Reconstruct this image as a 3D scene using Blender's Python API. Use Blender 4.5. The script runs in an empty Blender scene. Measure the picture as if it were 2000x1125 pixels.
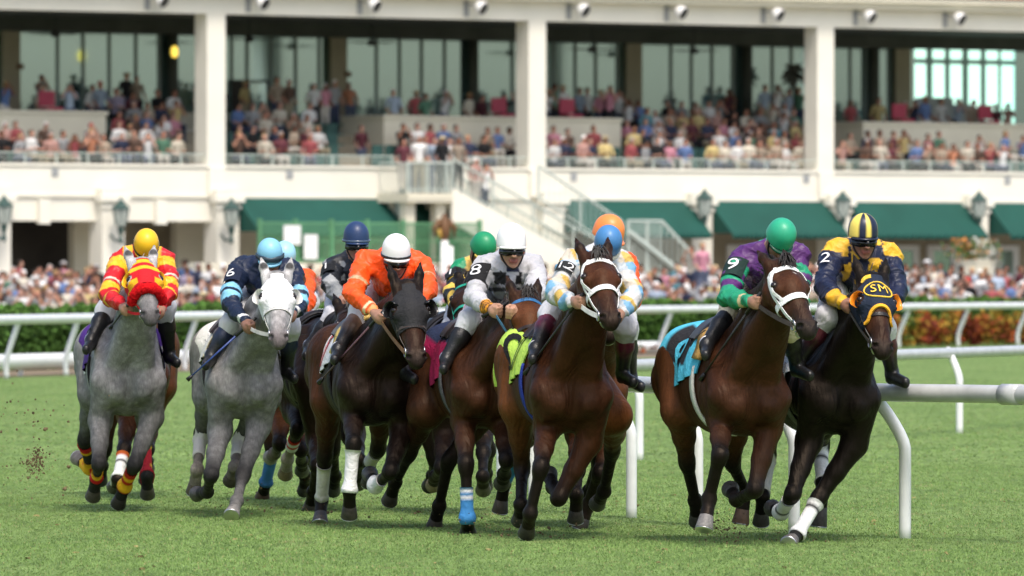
import bpy, bmesh, math, random
import numpy as np
from mathutils import Vector, Matrix

R = math.radians
rng = np.random.default_rng(7)
random.seed(7)
SC = bpy.context.scene
COL = SC.collection
FPX, CH, HZ = 16000.0, 1.9, 540.0          # focal length (photo pixels), camera height (m), horizon row


def P(px, py, D):
    """photo pixel and distance -> a point in the place (m)"""
    return np.array([(px - 1000) / FPX * D, D, CH - (py - HZ) / FPX * D])


def nrm(v):
    v = np.asarray(v, float)
    return v / (np.linalg.norm(v) + 1e-9)


# ------------------------------------------------------------------ materials
def new_mat(name):
    m = bpy.data.materials.new(name)
    m.use_nodes = True
    nt = m.node_tree
    b = nt.nodes['Principled BSDF']
    return m, nt, b


def N(nt, typ, **kw):
    n = nt.nodes.new(typ)
    for k, v in kw.items():
        if k in n.inputs.keys():
            n.inputs[k].default_value = v
        else:
            setattr(n, k, v)
    return n


def mat_plain(name, col, rough=.6, var=.12, scale=8., bump=0., metal=0., spec=.5, bscale=60.):
    m, nt, b = new_mat(name)
    tc = N(nt, 'ShaderNodeTexCoord')
    no = N(nt, 'ShaderNodeTexNoise', Scale=scale, Detail=6.)
    nt.links.new(tc.outputs['Object'], no.inputs['Vector'])
    mx = N(nt, 'ShaderNodeMapRange')
    mx.inputs['From Min'].default_value = .3
    mx.inputs['From Max'].default_value = .7
    mx.inputs['To Min'].default_value = 1 - var
    mx.inputs['To Max'].default_value = 1 + var
    nt.links.new(no.outputs['Fac'], mx.inputs['Value'])
    vm = N(nt, 'ShaderNodeVectorMath', operation='SCALE')
    vm.inputs[0].default_value = col[:3]
    nt.links.new(mx.outputs['Result'], vm.inputs['Scale'])
    nt.links.new(vm.outputs['Vector'], b.inputs['Base Color'])
    b.inputs['Roughness'].default_value = rough
    b.inputs['Metallic'].default_value = metal
    b.inputs['Specular IOR Level'].default_value = spec
    if bump:
        n2 = N(nt, 'ShaderNodeTexNoise', Scale=bscale, Detail=4.)
        nt.links.new(tc.outputs['Object'], n2.inputs['Vector'])
        bp = N(nt, 'ShaderNodeBump', Strength=bump, Distance=.01)
        nt.links.new(n2.outputs['Fac'], bp.inputs['Height'])
        nt.links.new(bp.outputs['Normal'], b.inputs['Normal'])
    return m


def mat_vcol(name, rough=.5, var=.2, scale=14., bump=.2, bscale=40., spec=.4, sheen=0., bdist=.01, dapple=0., wr=0., hairy=0.):
    """colour comes from the mesh's own colour attribute (markings, silks), broken up by noise"""
    m, nt, b = new_mat(name)
    at = N(nt, 'ShaderNodeAttribute', attribute_name='col')
    tc = N(nt, 'ShaderNodeTexCoord')
    no = N(nt, 'ShaderNodeTexNoise', Scale=scale, Detail=7., Roughness=.6)
    nt.links.new(tc.outputs['Object'], no.inputs['Vector'])
    mx = N(nt, 'ShaderNodeMapRange')
    mx.inputs['From Min'].default_value = .3
    mx.inputs['From Max'].default_value = .7
    mx.inputs['To Min'].default_value = 1 - var
    mx.inputs['To Max'].default_value = 1 + var
    nt.links.new(no.outputs['Fac'], mx.inputs['Value'])
    fac = mx.outputs['Result']
    if dapple:
        vo = N(nt, 'ShaderNodeTexVoronoi', Scale=22., feature='SMOOTH_F1')
        nt.links.new(tc.outputs['Object'], vo.inputs['Vector'])
        m2 = N(nt, 'ShaderNodeMapRange')
        m2.inputs['From Min'].default_value = .1
        m2.inputs['From Max'].default_value = .6
        m2.inputs['To Min'].default_value = 1 + dapple
        m2.inputs['To Max'].default_value = 1 - dapple
        nt.links.new(vo.outputs['Distance'], m2.inputs['Value'])
        mm = N(nt, 'ShaderNodeMath', operation='MULTIPLY')
        nt.links.new(fac, mm.inputs[0])
        nt.links.new(m2.outputs['Result'], mm.inputs[1])
        fac = mm.outputs[0]
    vm = N(nt, 'ShaderNodeVectorMath', operation='SCALE')
    nt.links.new(at.outputs['Color'], vm.inputs[0])
    nt.links.new(fac, vm.inputs['Scale'])
    nt.links.new(vm.outputs['Vector'], b.inputs['Base Color'])
    b.inputs['Roughness'].default_value = rough
    b.inputs['Specular IOR Level'].default_value = spec
    if sheen:
        b.inputs['Sheen Weight'].default_value = sheen
    n2 = N(nt, 'ShaderNodeTexNoise', Scale=bscale, Detail=2.5 if wr else 5., Distortion=wr)
    nt.links.new(tc.outputs['Object'], n2.inputs['Vector'])
    bp = N(nt, 'ShaderNodeBump', Strength=bump, Distance=bdist)
    nt.links.new(n2.outputs['Fac'], bp.inputs['Height'])
    if hairy:
        b.inputs['Specular Tint'].default_value = (1., .80, .62, 1)
    if hairy:         # short coat: fine streaks that run down the body, and broad muscle relief
        mp = N(nt, 'ShaderNodeMapping'); mp.inputs['Scale'].default_value = (1, 1, .22); nt.links.new(tc.outputs['Object'], mp.inputs['Vector'])
        n3 = N(nt, 'ShaderNodeTexNoise', Scale=105., Detail=4., Roughness=.7); nt.links.new(mp.outputs['Vector'], n3.inputs['Vector'])
        b3 = N(nt, 'ShaderNodeBump', Strength=hairy, Distance=.008); nt.links.new(n3.outputs['Fac'], b3.inputs['Height'])
        n4 = N(nt, 'ShaderNodeTexNoise', Scale=4.2, Detail=3., Distortion=1.4); nt.links.new(mp.outputs['Vector'], n4.inputs['Vector'])
        b4 = N(nt, 'ShaderNodeBump', Strength=.55, Distance=.07); nt.links.new(n4.outputs['Fac'], b4.inputs['Height'])
        nt.links.new(b4.outputs['Normal'], b3.inputs['Normal']); nt.links.new(b3.outputs['Normal'], bp.inputs['Normal'])
        m5 = N(nt, 'ShaderNodeMapRange'); m5.inputs['From Min'].default_value = .3; m5.inputs['From Max'].default_value = .7; m5.inputs['To Min'].default_value = .72; m5.inputs['To Max'].default_value = 1.28
        nt.links.new(n3.outputs['Fac'], m5.inputs['Value'])
        v2 = N(nt, 'ShaderNodeVectorMath', operation='SCALE'); nt.links.new(vm.outputs['Vector'], v2.inputs[0]); nt.links.new(m5.outputs['Result'], v2.inputs['Scale']); nt.links.new(v2.outputs['Vector'], b.inputs['Base Color'])
        m6 = N(nt, 'ShaderNodeMapRange'); m6.inputs['To Min'].default_value = rough - .10; m6.inputs['To Max'].default_value = rough + .22; nt.links.new(no.outputs['Fac'], m6.inputs['Value']); nt.links.new(m6.outputs['Result'], b.inputs['Roughness'])
    nt.links.new(bp.outputs['Normal'], b.inputs['Normal'])
    return m


M = {}
M['coat'] = mat_vcol('horse_coat', rough=.44, var=.38, scale=5., bump=.2, bscale=14., spec=.17, bdist=.03, hairy=.22)
M['grey_coat'] = mat_vcol('grey_horse_coat', rough=.55, var=.16, scale=5., bump=.2, bscale=14., spec=.14, dapple=.2, bdist=.03, hairy=.22)
M['grey_coat'].node_tree.nodes['Principled BSDF'].inputs['Specular Tint'].default_value = (1, 1, 1, 1)
M['hair'] = mat_vcol('horse_hair', rough=.5, var=.3, scale=60., bump=.1, bscale=90.)
M['hoof'] = mat_vcol('hoof_horn', rough=.5, var=.35, scale=25., bump=.4, bscale=60.)
M['silk'] = mat_vcol('jockey_silk', rough=.45, var=.08, scale=7., bump=.5, bscale=6., spec=.3, bdist=.07, wr=1.2)
M['cloth'] = mat_vcol('cloth', rough=.75, var=.10, scale=9., bump=.4, bscale=22., spec=.2, bdist=.03, wr=.8)
M['cover'] = mat_vcol('helmet_cover', rough=.38, var=.06, scale=6., bump=.12, bscale=9., spec=.4, bdist=.02)
M['skin'] = mat_vcol('skin', rough=.5, var=.1, scale=30., bump=.1, bscale=120.)
M['gloss'] = mat_vcol('gloss_paint', rough=.22, var=.03, scale=5., bump=.03, bscale=30.)
M['leather'] = mat_vcol('leather', rough=.38, var=.25, scale=25., bump=.35, bscale=60.)
M['fleece'] = mat_vcol('fleece', rough=.95, var=.25, scale=70., bump=.9, bscale=90., spec=.1, bdist=.02)
M['metal'] = mat_plain('bit_metal', (.55, .55, .56), rough=.3, metal=1.)
M['eye'] = mat_plain('eye_gloss', (.012, .007, .005), rough=.06)


# ------------------------------------------------------------------ objects
ORG = {}


def tag(o, label=None, cat=None, group=None, kind=None):
    if label: o['label'] = label
    if cat: o['category'] = cat
    if group: o['group'] = group
    if kind: o['kind'] = kind
    return o


def empty(name, loc, label=None, cat=None, group=None, rz=0.):
    o = bpy.data.objects.new(name, None)
    COL.objects.link(o)
    o.location = loc
    o.rotation_euler = (0, 0, rz)
    o.empty_display_size = .2
    ORG[o.name] = np.array(loc, float) if rz == 0 else np.zeros(3)
    return tag(o, label, cat, group)


def mk(name, V, faces, mat, parent=None, cols=None, smooth=True, mi=None, local=False, loc=None):
    """link one mesh object; V in place coordinates (or in the parent's frame when local)"""
    V = np.asarray(V, np.float32)
    if parent is not None and not local:
        V = V - ORG[parent.name].astype(np.float32)
    if loc is not None:
        V = V - np.asarray(loc, np.float32)
    me = bpy.data.meshes.new(name)
    if isinstance(faces, np.ndarray):
        n, k = faces.shape
        me.vertices.add(len(V)); me.vertices.foreach_set('co', V.ravel())
        me.loops.add(n * k); me.loops.foreach_set('vertex_index', faces.astype(np.int32).ravel())
        me.polygons.add(n)
        me.polygons.foreach_set('loop_start', np.arange(0, n * k, k, dtype=np.int32))
        me.polygons.foreach_set('loop_total', np.full(n, k, np.int32))
        me.update(calc_edges=True)
    else:
        me.from_pydata(V.tolist(), [], [list(map(int, f)) for f in faces])
        me.update()
    for m in (mat if isinstance(mat, (list, tuple)) else [mat]):
        me.materials.append(m)
    if mi is not None:
        me.polygons.foreach_set('material_index', np.asarray(mi, np.int32))
    if smooth:
        me.polygons.foreach_set('use_smooth', np.ones(len(me.polygons), bool))
    if cols is not None:
        cols = np.asarray(cols, np.float32)
        if cols.ndim == 1: cols = np.tile(cols, (len(V), 1))
        ca = me.color_attributes.new('col', 'FLOAT_COLOR', 'POINT')
        c4 = np.ones((len(V), 4), np.float32); c4[:, :3] = cols[:, :3]
        ca.data.foreach_set('color', c4.ravel())
    o = bpy.data.objects.new(name, me)
    COL.objects.link(o)
    if parent is not None:
        o.parent = parent
        ORG[o.name] = ORG[parent.name]
    else:
        ORG[o.name] = np.zeros(3)
    if loc is not None:
        o.location = loc
        ORG[o.name] = np.asarray(loc, float)
    return o


class MB:
    """collects quads/tris of several shapes into one mesh"""
    def __init__(s): s.v = []; s.f = []; s.c = []; s.m = []
    def add(s, V, Fc, col=(1, 1, 1), mi=0):
        o = len(s.v)
        s.v.extend(np.asarray(V).tolist()); s.f.extend([[i + o for i in f] for f in Fc])
        c = np.asarray(col, float)
        s.c.extend((np.tile(c, (len(V), 1)) if c.ndim == 1 else c).tolist()); s.m.extend([mi] * len(Fc))
        return s
    def box(s, lo, hi, col=(1, 1, 1), mi=0):
        x0, y0, z0 = lo; x1, y1, z1 = hi
        V = [(x0, y0, z0), (x1, y0, z0), (x1, y1, z0), (x0, y1, z0), (x0, y0, z1), (x1, y0, z1), (x1, y1, z1), (x0, y1, z1)]
        return s.add(V, [(0, 3, 2, 1), (4, 5, 6, 7), (0, 1, 5, 4), (1, 2, 6, 5), (2, 3, 7, 6), (3, 0, 4, 7)], col, mi)
    def tube(s, pts, rad, n=8, col=(1, 1, 1), caps=True, mi=0):
        V, Fc = tube(pts, rad, n, caps); return s.add(V, Fc, col, mi)
    def build(s, name, mat, parent=None, smooth=False, local=False, col=False, loc=None):
        return mk(name, np.array(s.v), s.f, mat, parent, np.array(s.c) if col else None, smooth, s.m, local, loc)


def tube(pts, rad, n=8, caps=True, closed=False):
    pts = np.asarray(pts, float); k = len(pts)
    rad = np.broadcast_to(np.asarray(rad, float), (k,))
    V = []
    T = np.gradient(pts, axis=0) if not closed else (np.roll(pts, -1, 0) - np.roll(pts, 1, 0))
    ref = np.array([0.03, 0.05, 1.])
    u = None
    for i in range(k):
        t = nrm(T[i])
        if u is None:
            if abs(t @ nrm(ref)) > .93: ref = np.array([1., .05, 0])
            u = nrm(np.cross(ref, t))
        else:
            u = nrm(u - (u @ t) * t)
        w = np.cross(t, u)
        for j in range(n):
            a = 2 * math.pi * j / n
            V.append(pts[i] + rad[i] * (math.cos(a) * u + math.sin(a) * w))
    Fc = []
    for i in range(k if closed else k - 1):
        for j in range(n):
            a, b = i * n + j, i * n + (j + 1) % n
            c, d = ((i + 1) % k) * n + (j + 1) % n, ((i + 1) % k) * n + j
            Fc.append((a, b, c, d))
    if caps and not closed:
        Fc.append(tuple(range(n))[::-1]); Fc.append(tuple((k - 1) * n + j for j in range(n)))
    return np.array(V), Fc


def smooth_path(pts, n):
    """Catmull-Rom through the points"""
    p = np.asarray(pts, float)
    q = np.vstack([2 * p[0] - p[1], p, 2 * p[-1] - p[-2]])
    out = []
    segs = len(p) - 1
    for s in np.linspace(0, segs - 1e-6, n):
        i = int(s); t = s - i
        a, b, c, d = q[i], q[i + 1], q[i + 2], q[i + 3]
        out.append(.5 * (2 * b + (c - a) * t + (2 * a - 5 * b + 4 * c - d) * t * t + (3 * b - a - 3 * c + d) * t ** 3))
    return np.array(out)


# ------------------------------------------------------------------ organic surfaces
class Body:
    """a smooth union of tapered capsules and ellipsoids, meshed with surface nets"""
    def __init__(s): s.p = []; s.spots = []
    def cap(s, a, b, ra, rb, k=.04, c0=(.1, .1, .1), c1=None, tag='', sub=False):
        s.p.append(('c', np.asarray(a, float), np.asarray(b, float), ra, rb, k, np.array(c0), np.array(c0 if c1 is None else c1), tag, sub))
    def sph(s, a, r, k=.04, c0=(.1, .1, .1), tag='', sub=False):
        s.cap(a, np.asarray(a) + 1e-4, r, r, k, c0, None, tag, sub)
    def ell(s, c, ax, r, k=.06, c0=(.1, .1, .1), tag='', sub=False):
        s.p.append(('e', np.asarray(c, float), np.asarray(ax, float), np.asarray(r, float), 0, k, np.array(c0), np.array(c0), tag, sub))
    @staticmethod
    def dist(pr, X):
        if pr[0] == 'c':
            a, b = pr[1], pr[2]; ba = b - a
            pa = X - a
            h = np.clip((pa @ ba) / (ba @ ba + 1e-12), 0, 1)
            d = np.linalg.norm(pa - h[..., None] * ba, axis=-1) - (pr[3] + (pr[4] - pr[3]) * h)
            return d, h
        q = (X - pr[1]) @ pr[2].T
        k0 = np.linalg.norm(q / pr[3], axis=-1); k1 = np.linalg.norm(q / pr[3] ** 2, axis=-1) + 1e-9
        return k0 * (k0 - 1) / k1, np.zeros(k0.shape)
    @staticmethod
    def smin(a, b, k):
        h = np.maximum(k - np.abs(a - b), 0) / k
        return np.minimum(a, b) - h * h * k * .25
    def field(s, X, tags=None):
        f = np.full(X.shape[:-1], 9.)
        for pr in s.p:
            if tags and pr[8] not in tags: continue
            d, _ = s.dist(pr, X)
            f = -s.smin(-f, d, pr[5]) if pr[9] else s.smin(f, d, pr[5])
        return f
    def colour(s, X):
        num = np.zeros((len(X), 3)); den = np.zeros(len(X)) + 1e-12
        ds = []
        for pr in s.p:
            if pr[9]: continue
            ds.append(s.dist(pr, X))
        dm = np.min([d for d, h in ds], axis=0)
        i = 0
        for pr in s.p:
            if pr[9]: continue
            d, h = ds[i]; i += 1
            w = np.exp(-np.clip((d - dm) / .016, 0, 60))
            num += w[:, None] * (pr[6] + (pr[7] - pr[6]) * h[:, None]); den += w
        c = num / den[:, None]
        for (p, r, col) in s.spots:
            w = np.clip((r - np.linalg.norm(X - p, axis=1)) / (r * .4) , 0, 1)[:, None]
            c = c * (1 - w) + np.array(col) * w
        return c
    def bounds(s, pr):
        if pr[0] == 'c':
            a, b = pr[1], pr[2]
            return np.minimum(a - pr[3], b - pr[4]), np.maximum(a + pr[3], b + pr[4])
        e = np.sqrt(((pr[2] * pr[3][:, None]) ** 2).sum(0))
        return pr[1] - e, pr[1] + e
    def mesh(s, h):
        bs = [s.bounds(p) for p in s.p if not p[9]]
        lo = np.min([b[0] for b in bs], 0) - 3 * h; hi = np.max([b[1] for b in bs], 0) + 3 * h
        n = np.ceil((hi - lo) / h).astype(int) + 1
        Fd = np.full(n, 1., np.float32)
        for pr in s.p:
            b0, b1 = s.bounds(pr)
            m = pr[5] + 2 * h
            i0 = np.maximum(((b0 - m - lo) / h).astype(int), 0); i1 = np.minimum(np.ceil((b1 + m - lo) / h).astype(int) + 1, n)
            ax = [lo[k] + h * np.arange(i0[k], i1[k]) for k in range(3)]
            X = np.stack(np.meshgrid(*ax, indexing='ij'), -1).astype(np.float32)
            d, _ = s.dist(pr, X)
            sl = tuple(slice(i0[k], i1[k]) for k in range(3))
            Fd[sl] = -s.smin(-Fd[sl], d, pr[5]) if pr[9] else s.smin(Fd[sl], d, pr[5])
        V, Q = surface_nets(Fd)
        return lo + V * h, Q
    def cast(s, O, Dr, rmax, tags=None, n=44):
        """first way out of the surface along each ray"""
        t = np.linspace(0, rmax, n)
        X = O[:, None, :] + Dr[:, None, :] * t[None, :, None]
        f = s.field(X, tags)
        out = f > 0
        i = np.where(out.any(1), out.argmax(1), n - 1); i = np.maximum(i, 1)
        r = np.arange(len(O))
        fa, fb = f[r, i - 1], f[r, i]
        u = np.clip(fa / (fa - fb - 1e-9), 0, 1)
        tt = t[i - 1] + u * (t[i] - t[i - 1])
        return O + Dr * tt[:, None]


def surface_nets(Fd):
    S = Fd < 0
    c = S[:-1, :-1, :-1].astype(np.int8)
    tot = np.zeros(c.shape, np.int8)
    offs = [(i, j, k) for i in (0, 1) for j in (0, 1) for k in (0, 1)]
    sh = np.array(c.shape)
    for (i, j, k) in offs:
        tot += S[i:i + sh[0], j:j + sh[1], k:k + sh[2]]
    I = np.argwhere((tot > 0) & (tot < 8))
    vals = {o: Fd[I[:, 0] + o[0], I[:, 1] + o[1], I[:, 2] + o[2]].astype(np.float64) for o in offs}
    acc = np.zeros((len(I), 3)); cnt = np.zeros(len(I))
    for o in offs:
        for axx in range(3):
            if o[axx]: continue
            q = list(o); q[axx] = 1; q = tuple(q)
            a, b = vals[o], vals[q]
            m = (a < 0) != (b < 0)
            t = np.where(m, a / np.where(m, a - b, 1), 0)
            p = np.tile(np.array(o, float), (len(I), 1)); p[:, axx] = t
            acc += p * m[:, None]; cnt += m
    V = I + acc / cnt[:, None]
    idx = np.full(c.shape, -1, np.int32); idx[I[:, 0], I[:, 1], I[:, 2]] = np.arange(len(I))
    Q = []
    for axx in range(3):
        a = S; sl0 = [slice(None)] * 3; sl1 = [slice(None)] * 3
        sl0[axx] = slice(0, -1); sl1[axx] = slice(1, None)
        A, B = S[tuple(sl0)], S[tuple(sl1)]
        E = np.argwhere(A != B)
        u, v = (axx + 1) % 3, (axx + 2) % 3
        ok = (E[:, u] > 0) & (E[:, v] > 0) & (E[:, u] < Fd.shape[u] - 1) & (E[:, v] < Fd.shape[v] - 1)
        E = E[ok]
        ins = S[E[:, 0], E[:, 1], E[:, 2]]
        def at(du, dv):
            e = E.copy(); e[:, u] -= du; e[:, v] -= dv
            return idx[e[:, 0], e[:, 1], e[:, 2]]
        q = np.stack([at(1, 1), at(0, 1), at(0, 0), at(1, 0)], 1)
        q[~ins] = q[~ins][:, ::-1]
        Q.append(q)
    Q = np.vstack(Q)
    return V, Q[(Q >= 0).all(1)]


def ribbon(pts, out, wdir, width, thick, closed=False, lift=.002):
    """a strap: pts on a surface, out = outward normals, wdir = across the strap"""
    pts = np.asarray(pts); out = np.asarray(out); k = len(pts)
    wdir = np.broadcast_to(np.asarray(wdir, float), pts.shape)
    width = np.broadcast_to(np.asarray(width, float), (k,))[:, None]
    a = pts + out * lift - wdir * width / 2; b = pts + out * lift + wdir * width / 2
    c = b + out * thick; d = a + out * thick
    V = np.stack([a, b, c, d], 1).reshape(-1, 3)
    Fc = []
    for i in range(k if closed else k - 1):
        j = (i + 1) % k
        for e in range(4):
            f = (e + 1) % 4
            Fc.append((i * 4 + e, i * 4 + f, j * 4 + f, j * 4 + e))
    if not closed:
        Fc.append((3, 2, 1, 0)); Fc.append(tuple((k - 1) * 4 + e for e in range(4)))
    return V, Fc


def lathe(c, ax, prof, n=16, squash=None):
    """rings (offset along ax, radius) about the axis"""
    ax = nrm(ax); ref = np.array([0, 0, 1.]) if abs(ax[2]) < .9 else np.array([1., 0, 0])
    u = nrm(np.cross(ref, ax)); w = np.cross(ax, u)
    V = []; Fc = []
    for (t, r) in prof:
        for j in range(n):
            a = 2 * math.pi * j / n
            V.append(c + ax * t + r * (math.cos(a) * u + math.sin(a) * w))
    for i in range(len(prof) - 1):
        for j in range(n):
            Fc.append((i * n + j, i * n + (j + 1) % n, (i + 1) * n + (j + 1) % n, (i + 1) * n + j))
    Fc.append(tuple(range(n))[::-1]); Fc.append(tuple((len(prof) - 1) * n + j for j in range(n)))
    return np.array(V), Fc


def text_mesh(txt, size, res=3):
    """flat lettering as verts (x, y) and faces"""
    cu = bpy.data.curves.new('lettering', 'FONT')
    cu.body = txt; cu.size = size; cu.space_character = 1.12; cu.align_x = 'CENTER'; cu.align_y = 'CENTER'; cu.resolution_u = res
    o = bpy.data.objects.new('lettering', cu); COL.objects.link(o)
    dg = bpy.context.evaluated_depsgraph_get(); dg.update()
    me = bpy.data.meshes.new_from_object(o.evaluated_get(dg))
    bm = bmesh.new(); bm.from_mesh(me)
    bmesh.ops.triangulate(bm, faces=bm.faces[:])
    for _ in range(3):
        long = [e for e in bm.edges if e.calc_length() > size * .14]
        if not long: break
        bmesh.ops.subdivide_edges(bm, edges=long, cuts=1); bmesh.ops.triangulate(bm, faces=bm.faces[:])
    bm.to_mesh(me); bm.free()
    V = np.array([v.co[:] for v in me.vertices]); Fc = [tuple(p.vertices) for p in me.polygons]
    bpy.data.objects.remove(o); bpy.data.curves.remove(cu); bpy.data.meshes.remove(me)
    return V, Fc
UP = np.array([0., 0., 1.])


def step(p, px, py, L, sign):
    """next joint: through the given pixel, a bone's length from p, nearer (-) or farther (+)"""
    D = p[1]
    q = P(px, py, D)
    for _ in range(4):
        q = P(px, py, D)
        dxy = math.hypot(q[0] - p[0], q[2] - p[2])
        D = p[1] + sign * math.sqrt(max(0., L * L - dxy * dxy))
    q = P(px, py, D)
    if q[2] < 0.0: q[2] = 0.0
    return q


def lerp(a, b, t): return np.asarray(a) + (np.asarray(b) - np.asarray(a)) * t


def clear_limbs(B, J, D):
    """the rider's knees, feet and hands lie against the horse, not in it"""
    def out(p, gap, near, tags=None):
        if p is None: return p
        d = p / p[1] if False else nrm(p - np.array([0, 0, CH]))
        q = p.copy()
        for _ in range(90):
            if B.field(q[None], tags)[0] > gap or q[1] < D + near: break
            q = q - d * .015
        return q
    for i in (0, 1):
        J['kn'][i] = out(J['kn'][i], .055, -.05); J['an'][i] = out(J['an'][i], .05, -.05)
        J['toe'][i] = J['an'][i] + J['fw'] * .17 - UP * .05 + J['sd'] * (.05 if i else -.05)
        o = J['ha'][i]; q = out(o, .045, -1., ('neck', 'torso')); J['ha'][i] = q; J['el'][i] = J['el'][i] + (q - o) * .5
        J['hand_c'][i] = q + nrm(q - J['el'][i]) * .06


class Horse:
    pass


def horse_frame(sp):
    h = Horse(); h.sp = sp
    y = R(sp['yaw']); rl = R(sp.get('roll', 0))
    h.fw = np.array([math.sin(y), -math.cos(y), 0.]); h.sd0 = np.array([math.cos(y), math.sin(y), 0.])
    h.sd = h.sd0 * math.cos(rl) - UP * math.sin(rl); h.up = UP * math.cos(rl) + h.sd0 * math.sin(rl)
    h.D = sp['D']
    x = (sp['cx'] - 1000) / FPX * h.D
    h.C = np.array([x, h.D, 0.]) - h.sd0 * 1.05 * math.sin(rl) + UP * sp.get('dz', 0)
    h.T = lambda a, b, c: h.C + h.sd * a + h.fw * b + h.up * c
    return h


def build_horse(sp, J=None):
    h = horse_frame(sp)
    T = h.T; fw, sd, up = h.fw, h.sd, h.up
    root = empty('race_horse', (h.C[0], h.C[1], 0), sp['label'], 'horse', 'race horses galloping towards the camera')
    h.root = root
    coat, pts, muz = map(np.array, (sp['coat'], sp['points'], sp['muzzle']))
    belly = np.array(sp.get('belly', coat)); rump = np.array(sp.get('rump', coat)); neckc = np.array(sp.get('neck', coat))
    fore = np.array(sp.get('fore', coat))
    B = Body(); h.B = B
    AX = np.array([sd, fw, up])
    bt = 'torso'
    B.ell(T(0, -.70, 1.15), AX, (.31, .70, .385), .08, lerp(coat, belly, .5), bt)
    B.ell(T(0, -.20, 1.06), AX, (.23, .28, .29), .10, fore, bt)
    B.cap(T(0, -.55, 1.33), T(0, -1.25, 1.33), .19, .21, .10, coat, rump, bt)
    B.cap(T(0, -.30, 1.48), T(0, -.72, 1.45), .07, .085, .12, coat, coat, bt)
    B.cap(T(0, -1.2, 1.42), T(0, -1.58, 1.27), .13, .10, .10, rump, rump, bt)
    for s in (-1, 1):
        B.cap(T(.15 * s, -.38, 1.41), T(.185 * s, -.05, 1.07), .10, .110, .045, coat, fore, bt)
        B.cap(T(.09 * s, -.06, 1.16), T(.105 * s, .0, .99), .11, .12, .05, fore, fore, bt)
        B.ell(T(.222 * s, -.27, 1.06), AX, (.082, .17, .18), .03, coat, bt)
        B.cap(T(.15 * s, -1.2, 1.33), T(.17 * s, -1.42, 1.16), .205, .20, .08, rump, rump, bt)
    B.cap(T(0, .135, 1.14), T(0, .10, .90), .03, .035, .05, fore, fore, bt, True)
    # ---- head and neck
    pl = P(*sp['poll'], h.D + sp.get('polld', -.45))
    h.poll = pl
    mz = step(pl, *sp['muz'], .68, -1 if sp.get('nose', -1) < 0 else 1)
    a = nrm(mz - pl); L = np.linalg.norm(mz - pl)
    hy = R(sp.get('hyaw', sp['yaw']))
    hd = np.array([math.sin(hy), -math.cos(hy), .35])
    n = nrm(hd - (hd @ a) * a); s_ = np.cross(n, a)
    h.a, h.n, h.s, h.L = a, n, s_, L
    H = lambda t, sx, nn: pl + a * (t * L / .66) + s_ * sx * 1.15 + n * (nn * 1.06)
    h.H = H
    fc = np.array(sp.get('face', coat)); hk = 'head'; earc = np.array(sp.get('earc', neckc))
    B.cap(H(.02, 0, -.075), H(.22, 0, -.060), .098, .108, .06, neckc, fc, hk)
    B.cap(H(.20, 0, -.04), H(.50, 0, -.045), .088, .060, .05, fc, lerp(fc, muz, .6), hk)
    for s in (-1, 1):
        B.cap(H(.13, .055 * s, -.15), H(.34, .042 * s, -.125), .085, .052, .04, fc, fc, hk)
        B.cap(H(.12, .07 * s, -.035), H(.225, .088 * s, -.035), .04, .042, .035, fc, fc, hk)
        B.cap(H(.24, .065 * s, -.07), H(.42, .05 * s, -.075), .035, .026, .03, fc, fc, hk)
        B.sph(H(.575, .045 * s, -.028), .036, .03, muz, hk)
        B.cap(H(.05, .062 * s, -.05), H(-.02, .075 * s, -.045), .036, .034, .02, earc, earc, 'ear')
        et = H(-.20, (.105 if sp.get('ears', 0) == 0 else .085) * s, -.03 - sp.get('ears', 0))
        B.cap(H(-.02, .075 * s, -.045), lerp(H(-.02, .075 * s, -.045), et, .45), .034, .036, .02, earc, earc, 'ear')
        B.cap(lerp(H(-.02, .075 * s, -.045), et, .45), et, .036, .008, .02, earc, lerp(earc, pts, .5), 'ear')
        B.spots.append((lerp(H(-.02, .075 * s, -.01), et + n * .03, .42), .045, lerp(neckc, pts, .75)))
        B.spots.append((H(.592, .052 * s, .004), .030, np.array(muz) * .22))
        B.spots.append((H(.195, .115 * s, -.03), .055, np.array(sp.get('eyec', np.array(muz) * .6))))
    for s in (-1, 1):
        B.cap(H(.16, .062 * s, -.20), T(.07 * s, .02, 1.14), .022, .035, .03, neckc, coat, 'neck')
        B.cap(T(.13 * s, .045, 1.10), T(.17 * s, -.02, .90), .05, .045, .03, fore, fore, bt)
    B.cap(H(.48, 0, -.055), H(.605, 0, -.060), .056, .060, .04, lerp(fc, muz, .6), muz, hk)
    B.cap(H(.36, 0, -.12), H(.57, 0, -.118), .046, .034, .035, fc, muz, hk)
    for s in (-1, 1):
        B.cap(H(.605, .052 * s, .012), H(.572, .062 * s, -.03), .017, .012, .014, muz, muz, hk, True)
    B.spots.append((H(.60, 0, -.115), .035, np.array(sp.get('lip', lerp(muz, (.12, .08, .07), .35)))))
    for (t, sx, r, c) in sp.get('facespots', []):
        B.spots.append((H(t, sx, .03), r, c))
    th = H(.15, 0, -.20)
    B.cap(T(0, -.34, 1.38), lerp(T(0, -.34, 1.42), H(.02, 0, -.10), .55), .15, .115, .07, coat, neckc, 'neck')
    B.cap(lerp(T(0, -.34, 1.42), H(.02, 0, -.10), .55), H(.03, 0, -.10), .115, .085, .08, neckc, neckc, 'neck')
    B.cap(T(0, -.14, 1.22), lerp(T(0, -.1, 1.25), th, .5), .20, .135, .06, coat, neckc, 'neck')
    B.cap(lerp(T(0, -.1, 1.25), th, .5), th, .135, .085, .08, neckc, neckc, 'neck')
    for s in (-1, 1):
        B.cap(T(.125 * s, -.02, 1.13), H(.13, .05 * s, -.17), .085, .05, .035, coat, neckc, 'neck')
    # ---- legs
    h.legs = {}
    LEN = {'f': (.48, .34, .23), 'h': (.52, .42, .23)}
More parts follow.
